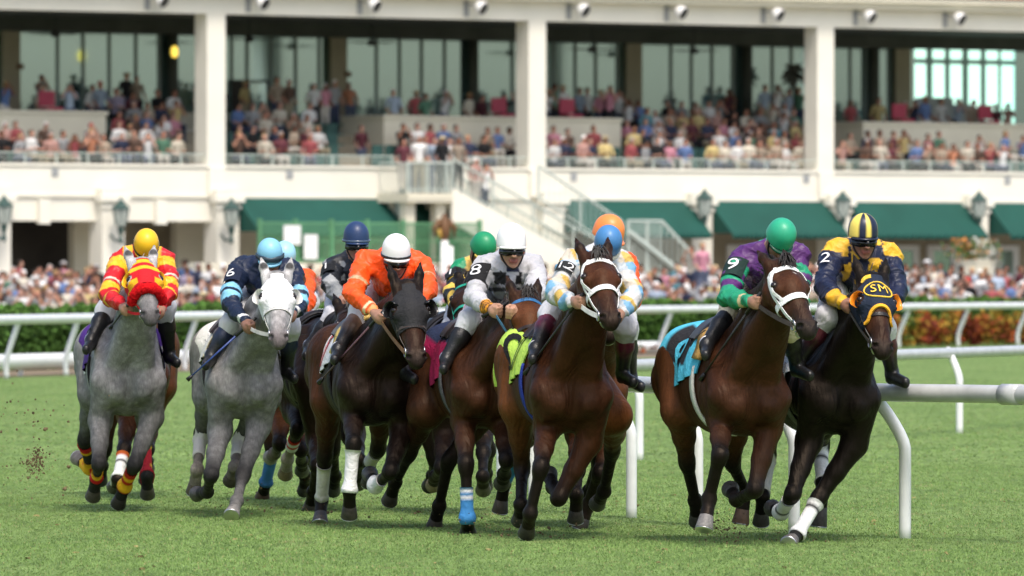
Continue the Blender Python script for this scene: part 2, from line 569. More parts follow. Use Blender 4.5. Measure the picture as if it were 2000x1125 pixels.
    for key, d in sp['legs'].items():
        front = key[0] == 'f'; s = -1 if key[1] == 'r' else 1
        La, Lb, Lc = LEN[key[0]]
        g = d['sg']
        lt = 'leg_' + key
        lc = np.array(sp.get('legc', coat)) if front else np.array(sp.get('hlegc', rump))
        if front:
            base = T(.19 * s, -.03, 1.04)
            e = T(.185 * s, -.16, .86)
            if 'e' in d: e = P(*d['e'], h.D + d.get('ed', .16))
            B.cap(base, e, .108, .094, .05, fore, lc, lt)
        else:
            base = T(.17 * s, -1.22, 1.26)
            e = T(.21 * s, -1.12, .95)
            if 'e' in d: e = P(*d['e'], h.D + d.get('ed', 1.05))
            B.cap(base, e, .21, .15, .07, rump, lc, lt)
            B.cap(T(.15 * s, -1.47, 1.12), lerp(e, T(.17 * s, -1.42, .9), .5), .15, .12, .07, rump, lc, lt)
        k = step(e, *d['k'], La, g[0]); f = step(k, *d['f'], Lb, g[1]); t = step(f, *d['t'], Lc, g[2])
        ax = nrm(k - e)
        back = nrm(-fw - (-fw @ ax) * ax) if front else nrm(-fw - (-fw @ ax) * ax)
        mid = lerp(e, k, .5)
        r0 = .092 if front else .12
        B.cap(e, mid, r0, .069 if front else .085, .05, lc, lerp(lc, pts, .35), lt)
        B.cap(mid, k, .069 if front else .080, .052, .03, lerp(lc, pts, .35), pts, lt)
        B.cap(lerp(e, k, .12) - back * .03, lerp(e, k, .55) - back * .012, .066, .044, .035, lc, lerp(lc, pts, .4), lt)
        if front:
            B.cap(lerp(e, k, .95), lerp(k, f, .09), .058, .052, .03, pts, pts, lt)
            B.sph(lerp(k, e, .02) - back * .016, .046, .03, pts, lt)
        else:
            B.cap(lerp(e, k, .94), lerp(k, f, .10), .060, .050, .03, pts, pts, lt)
            B.cap(lerp(e, k, .72) + back * .045, k + back * .045, .028, .040, .03, pts, pts, lt)
        low = np.array(d.get('low', pts)); low2 = np.array(d.get('past', low))
        B.cap(k, f, .043 if front else .047, .037, .03, pts, low, lt)
        ax2 = nrm(f - k); bk2 = nrm(back - (back @ ax2) * ax2)
        B.cap(lerp(k, f, .1) + bk2 * .024, lerp(k, f, .95) + bk2 * .020, .026, .026, .02, pts, low, lt)
        B.sph(f + bk2 * .006, .052, .03, low, lt)
        cor = lerp(f, t, .56)
        B.cap(f, cor, .043, .050, .03, low, low2, lt)
        h.legs[key] = (e, k, f, t, bk2, lt)
    if J: clear_limbs(B, J, h.D)
    V, Q = B.mesh(sp.get('h', .0135))
    gcol = B.colour(V)
    if sp.get('grey'):
        # dark skin shows through on knees; belly and hind stay dusky: broad flecks over the coat
        w = np.sin(V[:, 0] * 13.1) * np.sin(V[:, 2] * 11.3 + 1) * np.sin(V[:, 1] * 9.7)
        gcol *= (1 + .16 * w)[:, None]
    mk('body', V, Q, M['grey_coat' if sp.get('grey') else 'coat'], root, gcol)
    # ---- hooves
    for key, (e, k, f, t, bk2, lt) in h.legs.items():
        c = lerp(f, t, .51); ax = nrm(t - c); Lh = np.linalg.norm(t - c)
        hc = np.array(sp['legs'][key].get('hoof', (.05, .045, .04)))
        V, Fc = lathe(c, ax, [(0, .042), (.012, .050), (Lh * .5, .056), (Lh * .96, .065), (Lh, .062)], 16)
        cc = np.tile(hc, (len(V), 1)); cc[-32:] *= 1.25
        ho = mk('hoof', V, Fc, M['hoof'], root, cc)
        V, Fc = lathe(c, ax, [(Lh - .001, .063), (Lh + .004, .063), (Lh + .008, .056)], 16)
        mk('shoe', V, Fc, M['metal'], ho)
    # ---- eyes
    for s in (-1, 1):
        c = H(.195, .112 * s, -.018)
        V, Fc = lathe(c - (s_ * s * .7 + n * .7) * .008, s_ * s * .7 + n * .7, [(.0, .027), (.010, .026), (.019, .020), (.024, .010), (.025, .002)], 12)
        mk('eye', V, Fc, M['eye'], root)
    # ---- mane, forelock, tail
    hb = MB(); hc = np.array(sp.get('hair', (.012, .009, .008)))
    crest0 = T(0, -.36, 1.54)
    r = np.random.default_rng(sp['seed'])
    for i in range(120):
        u = r.random()
        p0 = lerp(lerp(crest0, H(.0, 0, -.10), u) + UP * (.105 * (1 - u) * 0.3 + .05), lerp(crest0, H(.0, 0, -.10), u) + UP * .11, .5 * u)
        ln = r.uniform(.12, .22); side = sp.get('mane_side', 1)
        d0 = nrm(-fw * r.uniform(.4, 1.2) + UP * r.uniform(.1, .7) + sd * side * r.uniform(.1, .8))
        p1 = p0 + d0 * ln * .5; p2 = p1 + (d0 - UP * .5 - fw * .3) * ln * .5
        pts3 = smooth_path([p0 - UP * .05, p0, p1, p2], 6)
        V, Fc = ribbon(pts3, np.tile(sd, (6, 1)), fw, np.linspace(.022, .004, 6), .004); hb.add(V, Fc, hc * r.uniform(.6, 1.5))
    hb.build('mane', M['hair'], root, col=True)
    if sp.get('forelock', 1):
        fb = MB()
        for i in range(60):
            p0 = H(-.01, r.uniform(-.03, .03), -.01); q = H(r.uniform(.02, .1), r.uniform(-.06, .07), r.uniform(.03, .06)); m_ = lerp(p0, q, .5) + n * .02 + UP * r.uniform(.0, .05)
            pp = smooth_path([p0, m_, q], 5)
            V, Fc = ribbon(pp, np.tile(n, (5, 1)), s_, np.linspace(.010, .002, 5), .003); fb.add(V, Fc, hc * r.uniform(.6, 1.5))
        fb.build('forelock', M['hair'], root, col=True)
    tb = MB(); dk = T(0, -1.62, 1.30)
    tc = np.array(sp.get('tail', hc))
    for i in range(44):
        sw = r.normal(0, .10); ln = r.uniform(.45, .95)
        d1 = nrm(-fw + UP * r.normal(.1, .1) + sd * (sw * .4 + sp.get('tsw', -.05)))
        p1 = dk + d1 * ln * .35; p2 = p1 + nrm(-fw + sd * (sw + sp.get('tsw', -.05) * 1.5) - UP * r.uniform(.1, .5)) * ln * .4
        p3 = p2 + nrm(-fw + sd * sw - UP * r.uniform(.4, 1.0)) * ln * .3
        pp = smooth_path([dk + r.normal(0, .015, 3), p1, p2, p3], 7)
        V, Fc = ribbon(pp, np.tile(UP, (7, 1)), sd, np.linspace(.018, .002, 7), .003); tb.add(V, Fc, tc * r.uniform(.6, 1.6))
    tb.build('tail', M['hair'], root, col=True)
    tack(h, J['hand_c'] if J else None, J['an'] if J else None)
    return h


def headcast(h, ta, off=0.):
    """surface points of the head at (distance down the face, angle about it: 0 front, 90 viewer's right)"""
    ta = np.asarray(ta, float)
    O = np.array([h.H(t, 0, -.07) for t, _ in ta])
    Dr = np.array([h.n * math.cos(R(g)) + h.s * math.sin(R(g)) for _, g in ta])
    X = h.B.cast(O, Dr, .30, ('head', 'neck') if False else ('head',))
    return X + Dr * off, Dr


def head_strap(h, name, path, width, col, parent, mat='leather', thick=.0045, closed=False, nsamp=26):
    ta = smooth_path(np.array(path, float), nsamp)
    X, Dr = headcast(h, ta)
    if closed: X, Dr = X[:-1], Dr[:-1]
    # smooth the strap so that it lies taut
    for _ in range(2):
        X[1:-1] = .25 * X[:-2] + .5 * X[1:-1] + .25 * X[2:]
    tg = np.gradient(X, axis=0)
    w = np.cross(Dr, tg); w /= np.linalg.norm(w, axis=1)[:, None] + 1e-9
    V, Fc = ribbon(X, Dr, w, width, thick, closed, .004)
    return mk(name, V, Fc, M[mat], parent, np.array(col), smooth=False)


def side_ring(c, axis, r0, r1):
    th = np.linspace(0, 2 * math.pi, 17)[:-1]
    ref = UP if abs(axis[2]) < .9 else np.array([1., 0, 0])
    u = nrm(np.cross(axis, ref)); w = np.cross(axis, u)
    return tube([c + r0 * (math.cos(q) * u + math.sin(q) * w) for q in th], r1, 6, closed=True)


def tack(h, hands, feet):
    sp = h.sp; T = h.T; H = h.H; root = h.root; B = h.B
    t_ = sp.get('tack', {})
    bc = np.array(t_.get('bridle', (.02, .013, .01)))
    bmat = t_.get('bmat', 'leather'); wd = t_.get('bw', .022)
    br = head_strap(h, 'bridle', [(.30, -180 + 1), (.31, -120), (.33, -60), (.345, 0), (.33, 60), (.31, 120), (.30, 179)], t_.get('nw', .03), t_.get('noseband', bc), root, bmat, .005, False, 40)
    for s in (-1, 1):
        head_strap(h, 'cheek_strap', [(.045, 62 * s), (.13, 92 * s), (.28, 98 * s), (.40, 100 * s), (.50, 104 * s)], wd, bc, br, bmat)
        if t_.get('double'):
            head_strap(h, 'cheek_strap', [(.05, 45 * s), (.14, 68 * s), (.25, 78 * s), (.33, 72 * s)], wd * .8, bc, br, bmat)
    if t_.get('brow', 1):
        head_strap(h, 'browband', [(.085, -95), (.085, -50), (.08, 0), (.085, 50), (.085, 95)], t_.get('browwd', .026), t_.get('browcol', bc), br, bmat)
    bit = []
    for s in (-1, 1):
        X, _ = headcast(h, [(.51, 102 * s)], .012)
        bit.append(X[0])
        V, Fc = side_ring(X[0], h.s, .034, .0065); mk('bit_ring', V, Fc, M['metal'], br)
    X, _ = headcast(h, [(.545, q) for q in np.linspace(-125, -235, 14)], .014)
    V, Fc = tube(X, .007, 6); mk('chin_chain', V, Fc, M['metal'], br)
    if hands is not None:
        rc = np.array(t_.get('rein', bc))
        for i, s in enumerate((-1, 1)):
            if hands[i] is None: continue
            p0, p1 = bit[i], hands[i]
            m1 = lerp(p0, p1, .35) - UP * .012; m2 = lerp(p0, p1, .7) - UP * .012
            X = smooth_path([p0, m1, m2, p1], 16)
            V, Fc = ribbon(X, np.tile(h.sd * s, (16, 1)), UP, t_.get('rw', .024), .004); mk('rein', V, Fc, M[bmat if 'rein' in t_ else 'leather'], root, rc, smooth=False)
    # ---- fleece noseband
    if 'roll' in t_:
        ta = [(.37, q) for q in np.linspace(-112, 112, 22)]
        X, Dr = headcast(h, ta, .026)
        X = X - h.a * .0 
        r = np.random.default_rng(3)
        V, Fc = tube(smooth_path(X, 44), np.concatenate([[.02], np.full(42, .043), [.02]]) + r.normal(0, .002, 44), 14)
        V = V + r.normal(0, .0035, V.shape)
        mk('fleece_noseband', V, Fc, M['fleece'], root, np.array(t_['roll']))
    # ---- hood and blinkers
    if 'hood' in sp:
        hd = sp['hood']
        ts = np.linspace(hd.get('t0', .0), hd.get('t1', .36), 30); an = np.linspace(-150, 150, 61)
        ta = [(t, q) for t in ts for q in an]
        X, Dr = headcast(h, ta, .009)
        cut = hd.get('scallop', 0.)
        cols = np.array([hd['f'](t, q) for t, q in ta])
        e0 = [H(.20, s * .108, -.03) for s in (-1, 1)]
        Fc = []
        na = len(an)
        for i in range(len(ts) - 1):
            for j in range(na - 1):
                q = [i * na + j, i * na + j + 1, (i + 1) * na + j + 1, (i + 1) * na + j]
                c = X[q].mean(0); t, g = np.mean([ta[k][0] for k in q]), np.mean([ta[k][1] for k in q])
                if min(np.linalg.norm(c - e) for e in e0) < hd.get('hole', .05): continue
                if t > hd.get('t1', .36) - cut * (1 - min(1, abs(g) / 62) ** 2): continue
                if abs(abs(g) - 50) < 22 and t < .045: continue
                Fc.append(q)
        ho = mk('hood', X, Fc, M['cloth'], root, cols)
        if 'trim' in hd:
            t1 = hd['t1']
            pth = [(t1 - cut * (1 - min(1, abs(q) / 62) ** 2) - .004, q) for q in np.linspace(-84, 84, 13)]
            head_strap(h, 'hood_trim', pth, .022, hd['trim'], ho, 'cloth', .014)
        for s in (-1, 1):
            # a cup behind and beside each eye
            c = e0[(s + 1) // 2]
            ax = nrm(h.s * s * .75 + h.n * .6)
            fwd = h.a * .55 + h.n * .8; fwd = nrm(fwd - (fwd @ ax) * ax); wv = np.cross(ax, fwd)
            mb = MB(); R0 = hd.get('cupr', .075); dep = hd.get('cupd', .05); V = []; Fc = []
            qs = np.linspace(R(hd.get('cup0', 60)), R(360 - hd.get('cup0', 60)), 22)
            for q in qs:
                dr = math.cos(q) * fwd + math.sin(q) * wv
                for (rr, dd) in ((.9, -.01), (1.05, dep * .5), (1.0, dep), (.96, dep), (.98, dep * .5), (.85, -.005)):
                    V.append(c + dr * R0 * rr + ax * dd)
            for i in range(len(qs) - 1):
                for e in range(6):
                    Fc.append((i * 6 + e, i * 6 + (e + 1) % 6, (i + 1) * 6 + (e + 1) % 6, (i + 1) * 6 + e))
            Fc.append((5, 4, 3, 2, 1, 0)); Fc.append(tuple((len(qs) - 1) * 6 + e for e in range(6)))
            mk('blinker_cup', np.array(V), Fc, M['gloss'], ho, np.array(hd['cup']))
        if 'text' in hd:
            V, Fc = text_mesh(hd['text'], .098)
            V[:, :2] *= 1.0
            # embolden and lay on the hood's curve; ring round it
            ta = [(.148 - v[1] * 1.15, v[0] * .84 / .105 * 57.3) for v in V]
            X, Dr = headcast(h, ta, .019)
            mk('lettering', X, Fc, M['cloth'], ho, np.array(hd['textcol']), smooth=False)
            th = np.linspace(0, 2 * math.pi, 41)[:-1]
            ta = [(.148 + .074 * math.sin(q), .088 * math.cos(q) / .105 * 57.3) for q in th]
            X, Dr = headcast(h, ta, .012)
            V, Fc = tube(X, .006, 6, closed=True); mk('ring_emblem', V, Fc, M['cloth'], ho, np.array(hd['textcol']))
            # a plaited browband above the lettering
            head_strap(h, 'plaited_trim', [(.045, -62), (.03, -50), (.02, -38), (.02, -20)], .03, hd['textcol'], ho, 'cloth', .012)
    # ---- saddle, cloth, girth
    def bcast(y, ang, off=0.):
        O = np.array([T(0, yy, 1.15) for yy in y]); Dr = np.array([h.up * math.cos(R(q)) + h.sd * math.sin(R(q)) for q in ang])
        return B.cast(O, Dr, .75, ('torso',)) + Dr * off, Dr
    c = sp.get('cloth')
    if c:
        ys = np.linspace(c.get('y0', -.50), c.get('y1', -1.12), 22); an = np.linspace(-c.get('ang', 98), c.get('ang', 98), 50)
        fr = lambda y: (ys[0] - y) / (ys[0] - ys[-1])
        Y = [y for y in ys for q in an]; A = [q * (.86 + .30 * fr(y) - .34 * max(0, fr(y) - .72)) for y in ys for q in an]
        X, Dr = bcast(Y, A, .014)
        r = np.random.default_rng(5)
        wv = np.array([.010 * math.sin(y * 31 + q * .06) * (abs(q) / 90) ** 2 for y, q in zip(Y, A)])
        X = X + Dr * (wv[:, None] + .004)
        na = len(an)
        col = np.array([c['f'](y, q) for y, q in zip(Y, A)])
        V = np.vstack([X, X - Dr * .008]); n0 = len(X)
        Fc = []
        for i in range(len(ys) - 1):
            for j in range(na - 1):
                q = (i * na + j, i * na + j + 1, (i + 1) * na + j + 1, (i + 1) * na + j)
                Fc.append(q); Fc.append(tuple(k + n0 for k in q[::-1]))
        so = mk('saddle_cloth', V, Fc, M['cloth'], root, np.vstack([col, col]))
        if 'num' in c:
            for s in (-1, 1):
                V, Fc = text_mesh(c['num'], .46, 4)
                # top of the digit towards the spine, read from that side
                y = [c.get('ny', -.80) + s * v[0] * 1.0 for v in V]; q = [s * (62 - v[1] / .42 * 57.3) for v in V]
                X, Dr = bcast(y, q, .030)
                mk('cloth_number', X, [f if s > 0 else f for f in Fc], M['cloth'], so, np.array(c['numcol']), smooth=False)
    if 'pad' in sp:
        qs = np.linspace(-62, 62, 30)
        X, Dr = bcast([-.44] * 30, qs, .012)
        V, Fc = ribbon(X, Dr, h.fw, .17, .035); mk('saddle_pad', V, Fc, M['cloth'], root, np.array(sp['pad']))
    qs = np.linspace(-40, 40, 24)
    Y = [y for y in (-.56, -.58, -.68, -.80, -.82) for q in qs]; A = [q for y in range(5) for q in qs]
    X, Dr = bcast(Y, A, .0)
    lift = np.repeat([.03, .055, .045, .06, .035], 24) * np.clip(1.25 - np.abs(np.tile(qs, 5)) / 90, .3, 1)
    X = X + Dr * lift[:, None]
    V = np.vstack([X, X - Dr * .02]); Fc = []
    for i in range(4):
        for j in range(23):
            q = (i * 24 + j, i * 24 + j + 1, (i + 1) * 24 + j + 1, (i + 1) * 24 + j); Fc.append(q); Fc.append(tuple(k + 120 for k in q[::-1]))
    mk('saddle', V, Fc, M['leather'], root, np.array((.012, .010, .010)))
    qs = np.linspace(70, 290, 40)
    X, Dr = bcast([-.50] * 40, qs)
    V, Fc = ribbon(X, Dr, h.fw, .10, .012); mk('girth', V, Fc, M['cloth'], root, np.array(sp.get('girth', (.015, .015, .016))))
    if feet is not None:
        for i, s in enumerate((-1, 1)):
            if feet[i] is None: continue
            ft = feet[i]
            X, Dr = bcast([-.62], [s * 50], .04)
            pp = smooth_path([X[0], lerp(X[0], ft + UP * .1, .6) + h.sd * s * .02, ft + UP * .10], 8)
            V, Fc = ribbon(pp, np.tile(h.sd * s, (8, 1)), h.fw, .022, .006); sl = mk('stirrup_leather', V, Fc, M['leather'], root, np.array((.02, .014, .012)))
            u, w = h.sd, UP
            th = np.linspace(R(-40), R(220), 14)
            pp = [ft + u * .05 * math.cos(q) + w * (.055 * math.sin(q) + .0) for q in th]
            V, Fc = tube(pp + [pp[0]], .0055, 6); mk('stirrup_iron', V, Fc, M['metal'], sl)
    # ---- leg wraps
    for (key, seg, f0, f1, fcol) in sp.get('wraps', []):
        e, k, f, t, bk2, lt = h.legs[key]
        a0, a1 = (k, f) if seg == 'c' else (f, t)
        ax = nrm(a1 - a0); u = nrm(np.cross(ax, bk2)); w = np.cross(ax, u)
        us = np.linspace(f0, f1, 12); n = 18
        O = []; Dr = []; cc = []
        for q in us:
            for j in range(n):
                g = 2 * math.pi * j / n
                O.append(lerp(a0, a1, q) + bk2 * .008); Dr.append(u * math.cos(g) + w * math.sin(g)); cc.append(fcol((q - f0) / (f1 - f0), g))
        O = np.array(O); Dr = np.array(Dr)
        X = B.cast(O, Dr, .12, (lt,), 30) + Dr * .009
        Fc = [(i * n + j, i * n + (j + 1) % n, (i + 1) * n + (j + 1) % n, (i + 1) * n + j) for i in range(11) for j in range(n)]
        X2 = np.vstack([X, O[:n] , O[-n:]])
        Fc += [(j, (j + 1) % n, 216 + (j + 1) % n, 216 + j) for j in range(n)] + [(198 + j, 198 + (j + 1) % n, 234 + (j + 1) % n, 234 + j) for j in range(n)]
        mk('leg_wrap', X2, Fc, M['cloth'], root, np.vstack([cc, cc[:n], cc[-n:]]))
HS = 1.12          # the riders' scale


def jockey_joints(sp, yaw, D):
    J = {}
    y = R(yaw)
    fw = np.array([math.sin(y), -math.cos(y), 0]); sd = np.array([math.cos(y), math.sin(y), 0])
    J['fw'], J['sd'] = fw, sd
    J['hm'] = P(*sp['hm'], D + sp.get('hd', .10)); J['r'] = .95 * sp['hr'] / FPX * J['hm'][1]
    sh = [P(*p, D + .36) for p in sp['sh']]
    m = (sh[0] + sh[1]) / 2
    # shoulders square to the body
    J['sh'] = sh; J['m'] = m
    pel = m + np.array([-math.sin(y) * .2, .50, 0]) + UP * sp.get('pz', -.12)
    if 'pel' in sp: pel = P(*sp['pel'], D + .86)
    J['pel'] = pel
    mir = lambda p: p - 2 * ((p - m) @ sd) * sd
    el, ha, kn, an = [None, None], [None, None], [None, None], [None, None]
    for i in (0, 1):
        if sp['el'][i]: el[i] = step(sh[i], *sp['el'][i], .33, sp.get('els', -1))
    for i in (0, 1):
        if el[i] is None: el[i] = mir(el[1 - i])
    for i in (0, 1):
        if sp['ha'][i]: ha[i] = step(el[i], *sp['ha'][i], .29, -1)
    for i in (0, 1):
        if ha[i] is None: ha[i] = mir(ha[1 - i])
    for i in (0, 1):
        if sp['kn'][i]: kn[i] = P(*sp['kn'][i], D + .44)
        if sp['an'][i]: an[i] = P(*sp['an'][i], D + .66)
    for i in (0, 1):
        if kn[i] is None: kn[i] = mir(kn[1 - i])
        if an[i] is None: an[i] = mir(an[1 - i])
    J.update(el=el, ha=ha, kn=kn, an=an)
    J['hip'] = [pel - sd * .115 - UP * .04, pel + sd * .115 - UP * .04]
    J['toe'] = [an[i] + fw * .17 - UP * .05 + sd * (.05 if i else -.05) for i in (0, 1)]
    pt = R(sp.get('pitch', 25)); hy = R(yaw + sp.get('hy', 0))
    f2 = np.array([math.sin(hy), -math.cos(hy), 0])
    J['hf'] = f2 * math.cos(pt) - UP * math.sin(pt)
    J['hu'] = UP * math.cos(pt) + f2 * math.sin(pt)
    J['hs'] = np.array([math.cos(hy), math.sin(hy), 0])
    if sp.get('tilt'):
        tl = R(sp['tilt']); u, s = J['hu'], J['hs']
        J['hu'] = u * math.cos(tl) + s * math.sin(tl); J['hs'] = s * math.cos(tl) - u * math.sin(tl)
    J['hand_c'] = [None, None]
    for i in (0, 1):
        J['hand_c'][i] = ha[i] + nrm(ha[i] - el[i]) * .06
    return J


def build_jockey(sp, J):
    fw, sd = J['fw'], J['sd']
    hip, pel, m = J['hip'], J['pel'], J['m']
    root = empty('person', (pel[0], pel[1], pel[2] - .2), sp['label'], 'person', 'jockeys riding in the race')
    sk = np.array(sp.get('skin', (.32, .17, .11))); hair = (.015, .011, .009)
    r = J['r']; hu, hf, hs = J['hu'], J['hf'], J['hs']
    k = r / .112
    c = J['hm'] - hu * .058 * k + hf * .010
    E = lambda a, b, d: c + (hs * a + hf * b + hu * (d if d > 0 else d * .90)) * k
    # ---- the body: head, neck, trunk, limbs, hands as one surface
    B = Body()
    AX = np.array([hs, hf, hu])
    B.ell(E(0, -.012, .0), AX, np.array((.084, .100, .108)) * k, .04, hair, 'skull')
    B.ell(E(0, .010, -.045), AX, np.array((.070, .080, .098)) * k, .03, sk, 'face')
    B.cap(E(0, .045, -.135), E(0, .052, -.158), .034 * k, .026 * k, .03, sk, sk * .9, 'face')
    for s in (-1, 1):
        B.cap(E(.042 * s, .060, -.070), E(.028 * s, .068, -.082), .022 * k, .018 * k, .02, sk * 1.1, sk * 1.1, 'face')
        B.cap(E(.056 * s, .0, -.09), E(.022 * s, .040, -.150), .030 * k, .022 * k, .03, sk, sk, 'face')
        B.cap(E(.045 * s, .073, -.012), E(.015 * s, .084, -.014), .012 * k, .012 * k, .015, sk * .8, sk * .8, 'face')
        B.cap(E(.074 * s, -.015, -.02), E(.078 * s, -.018, -.06), .014 * k, .010 * k, .012, sk, sk, 'face')
    B.cap(E(0, .086, -.02), E(0, .122, -.076), .010 * k, .017 * k, .012, sk * 1.1, sk * 1.15, 'face')
    for s in (-1, 1): B.sph(E(.017 * s, .102, -.080), .011 * k, .008, sk * .95, 'face')
    B.cap(E(-.024, .080, -.111), E(.024, .080, -.111), .011 * k, .011 * k, .006, (.26, .085, .07), None, 'face')
    B.cap(E(-.020, .080, -.124), E(.020, .080, -.124), .012 * k, .012 * k, .006, (.28, .10, .085), None, 'face')
    for q in (-.024, -.008, .008, .024): B.spots.append((E(q, .090, -.117), .022 * k, np.array((.24, .075, .06))))
    for s in (-1, 1): B.spots.append((E(.012 * s, .118, -.094), .012 * k, sk * .3))
    nb = m + UP * .05
    B.cap(E(0, -.03, -.07), nb, .055 * k, .062, .04, sk, sk, 'neck')
    B.cap(J['sh'][0], J['sh'][1], .07, .07, .05, sk, sk, 'trunk')
    B.cap(m, pel, .11, .11, .05, sk, sk, 'trunk')
    for i in (0, 1):
        sh, el, ha, kn, an = J['sh'][i], J['el'][i], J['ha'][i], J['kn'][i], J['an'][i]
        B.cap(sh, el, .045, .038, .02, sk, sk, 'arm'); B.cap(el, ha, .040, .029, .02, sk, sk, 'arm')
        B.cap(hip[i], kn, .085, .055, .03, sk, sk, 'leg'); B.cap(kn, an, .046, .024, .02, sk, sk, 'leg')
        # hand: palm, four bent fingers, a thumb leaving its side
        d = nrm(ha - el); inn = sd * (1 if i == 0 else -1); inn = nrm(inn - (inn @ d) * d)
        q = nrm(np.cross(d, inn)); q = q if q[2] > 0 else -q         # up the knuckles
        B.cap(ha + d * .015, ha + d * .075, .036, .040, .02, sk, sk, 'hand')
        B.cap(ha + d * .03 - q * .016, ha + d * .078 - q * .018, .030, .032, .02, sk, sk, 'hand')
        for j, (ln, off) in enumerate(((.046, .036), (.050, .012), (.047, -.012), (.038, -.034))):
            kx = ha + d * .088 + q * off - inn * .012
            p1 = kx + d * ln * .72 + inn * .012; p2 = p1 - d * .004 + inn * .040; p3 = p2 - d * .034 + inn * .012
            B.cap(kx, p1, .0135, .0125, .006, sk, sk, 'hand'); B.cap(p1, p2, .0125, .0115, .006, sk, sk * .95, 'hand'); B.cap(p2, p3, .0115, .0105, .006, sk, sk, 'hand')
        t0 = ha + d * .035 + q * .034 + inn * .012; t1 = t0 + d * .042 + q * .012 + inn * .02
        B.cap(t0, t1, .0165, .014, .01, sk, sk, 'hand'); B.cap(t1, t1 + d * .034 + inn * .012, .014, .011, .006, sk, sk, 'hand')
    V, Q = B.mesh(.0105)
    mk('body', V, Q, M['skin'], root, B.colour(V))
    # ---- jacket
    S = Body(); a = m + UP * .0
    S.cap(J['sh'][0] * .85 + J['sh'][1] * .15, J['sh'][1] * .85 + J['sh'][0] * .15, .100, .100, .06, tag='t')
    S.cap(m - UP * .03, pel, .152, .142, .08, tag='t')
    S.cap(lerp(m, pel, .35) + UP * .045, lerp(m, pel, .8) + UP * .03, .13, .12, .08, tag='t')
    S.cap(m - UP * .11 + fw * .03, lerp(m, pel, .45) - UP * .1, .12, .13, .07, tag='t')
    rr = np.random.default_rng(sp['seed'])
    for i in (0, 1):
        sh, el, ha = J['sh'][i], J['el'][i], J['ha'][i]
        S.cap(sh, el, .083, .070, .05, tag='u%d' % i)
        S.cap(lerp(sh, el, .35), lerp(sh, el, .8) - UP * .015, .074, .073, .03, tag='u%d' % i)
        S.cap(el, ha, .071, .044, .03, tag='l%d' % i)
        S.cap(el - UP * .012, lerp(el, ha, .6) - UP * .02, .066, .055, .03, tag='l%d' % i)
    S.cap(nb - hu * .01 - UP * .02, nb + UP * .03, .085, .068, .03, tag='t')
    V, Q = S.mesh(.0115)
    # billow of thin silk in the wind
    X = V - m
    ph = rr.uniform(0, 6, 6)
    wv = np.sin(X @ np.array([19., 9, 27]) + ph[0]) * .006 + np.sin(X @ np.array([-31., 17, 22]) + ph[1]) * .0045 + np.sin(X @ np.array([12., -41, 37]) + ph[2]) * .003
    for dv, am in (((14., 6, 21), .010), ((-19., 11, 13), .008), ((9., -15, -24), .008)):
        dv = np.array(dv); s_ = np.sin(X @ dv + ph[3] + 1.3 * np.sin(X @ dv[::-1] * .45 + ph[4]))
        wv = wv + am * ((1 - np.abs(s_)) ** 3 - .25)
    # colour by place on the garment
    dist = {}
    up_a = {}; 
    def seg(Vp, a0, a1):
        d = a1 - a0; t = np.clip(((Vp - a0) @ d) / (d @ d), -.3, 1.3); q = Vp - a0 - np.clip(t, 0, 1)[:, None] * d
        return np.linalg.norm(q, axis=1), t, q
    dT, tT, qT = seg(V, m, pel)
    best = dT - .165; which = np.zeros(len(V), int); tt = tT.copy(); qq = qT.copy()
    for i in (0, 1):
        for jn, (a0, a1, rad) in enumerate(((J['sh'][i], J['el'][i], .085), (J['el'][i], J['ha'][i], .062))):
            d_, t_, q_ = seg(V, a0, a1)
            b = d_ - rad
            ok = b < best
            best = np.where(ok, b, best); which = np.where(ok, 1 + jn + 2 * i, which); tt = np.where(ok, t_, tt); qq = np.where(ok[:, None], q_, qq)
    nr = qq / (np.linalg.norm(qq, axis=1)[:, None] + 1e-6)
    V = V + nr * wv[:, None]
    lat = (V - m) @ sd; ver = (V - m) @ UP; dep = (V - m) @ fw
    cols = np.array([sp['jf'](w, t, x, z, y) for w, t, x, z, y in zip(which, tt, lat, ver, dep)])
    jk = mk('jacket', V, Q, M['silk'], root, cols)
    # ---- number on the arm
    for (txt, i, size, col, patch) in sp.get('arm', []):
        a0, a1 = J['sh'][i], J['el'][i]
        ax = nrm(a1 - a0)
        out = np.array([0, -1., .12]) + sd * (-1 if i == 0 else 1) * sp.get('armo', .40); out = nrm(out - (out @ ax) * ax); lat_ = np.cross(ax, out)
        if lat_[0] < 0: lat_ = -lat_
        upv = -ax
        V2, Fc = text_mesh(txt, size, 4)
        def lay(xy, off):
            O = np.array([lerp(a0, a1, sp.get('armt', .45)) + upv * v[1] for v in xy])
            Dr = np.array([nrm(out * math.cos(v[0] / .085) + lat_ * math.sin(v[0] / .085)) for v in xy])
            return S.cast(O, Dr, .2) + Dr * off
        if patch is not None:
            g = [(x, z) for z in np.linspace(-size * .55, size * .55, 7) for x in np.linspace(-size * .55, size * .55, 9)]
            X = lay(g, .010); Fq = [(a_ * 9 + b_, a_ * 9 + b_ + 1, a_ * 9 + b_ + 10, a_ * 9 + b_ + 9) for a_ in range(6) for b_ in range(8)]
            mk('number_patch', X, Fq, M['cloth'], jk, np.array(patch))
        mk('arm_number', lay(V2, .016), Fc, M['cloth'], jk, np.array(col), smooth=False)
    # ---- breeches, boots
    S2 = Body(); bc = np.array(sp.get('breeches', (.54, .54, .57)))
    S2.cap(hip[0], hip[1], .125, .125, .06, bc); S2.cap(pel, lerp(pel, m, .25), .14, .12, .06, bc)
    for i in (0, 1):
        S2.cap(hip[i], J['kn'][i], .112, .085, .05, bc); S2.cap(J['kn'][i], lerp(J['kn'][i], J['an'][i], .32), .086, .066, .04, bc)
    V, Q = S2.mesh(.0125)
    X = V - pel
    V = V + (np.sin(X @ np.array([40., 20, 33])) * .004)[:, None] * sd
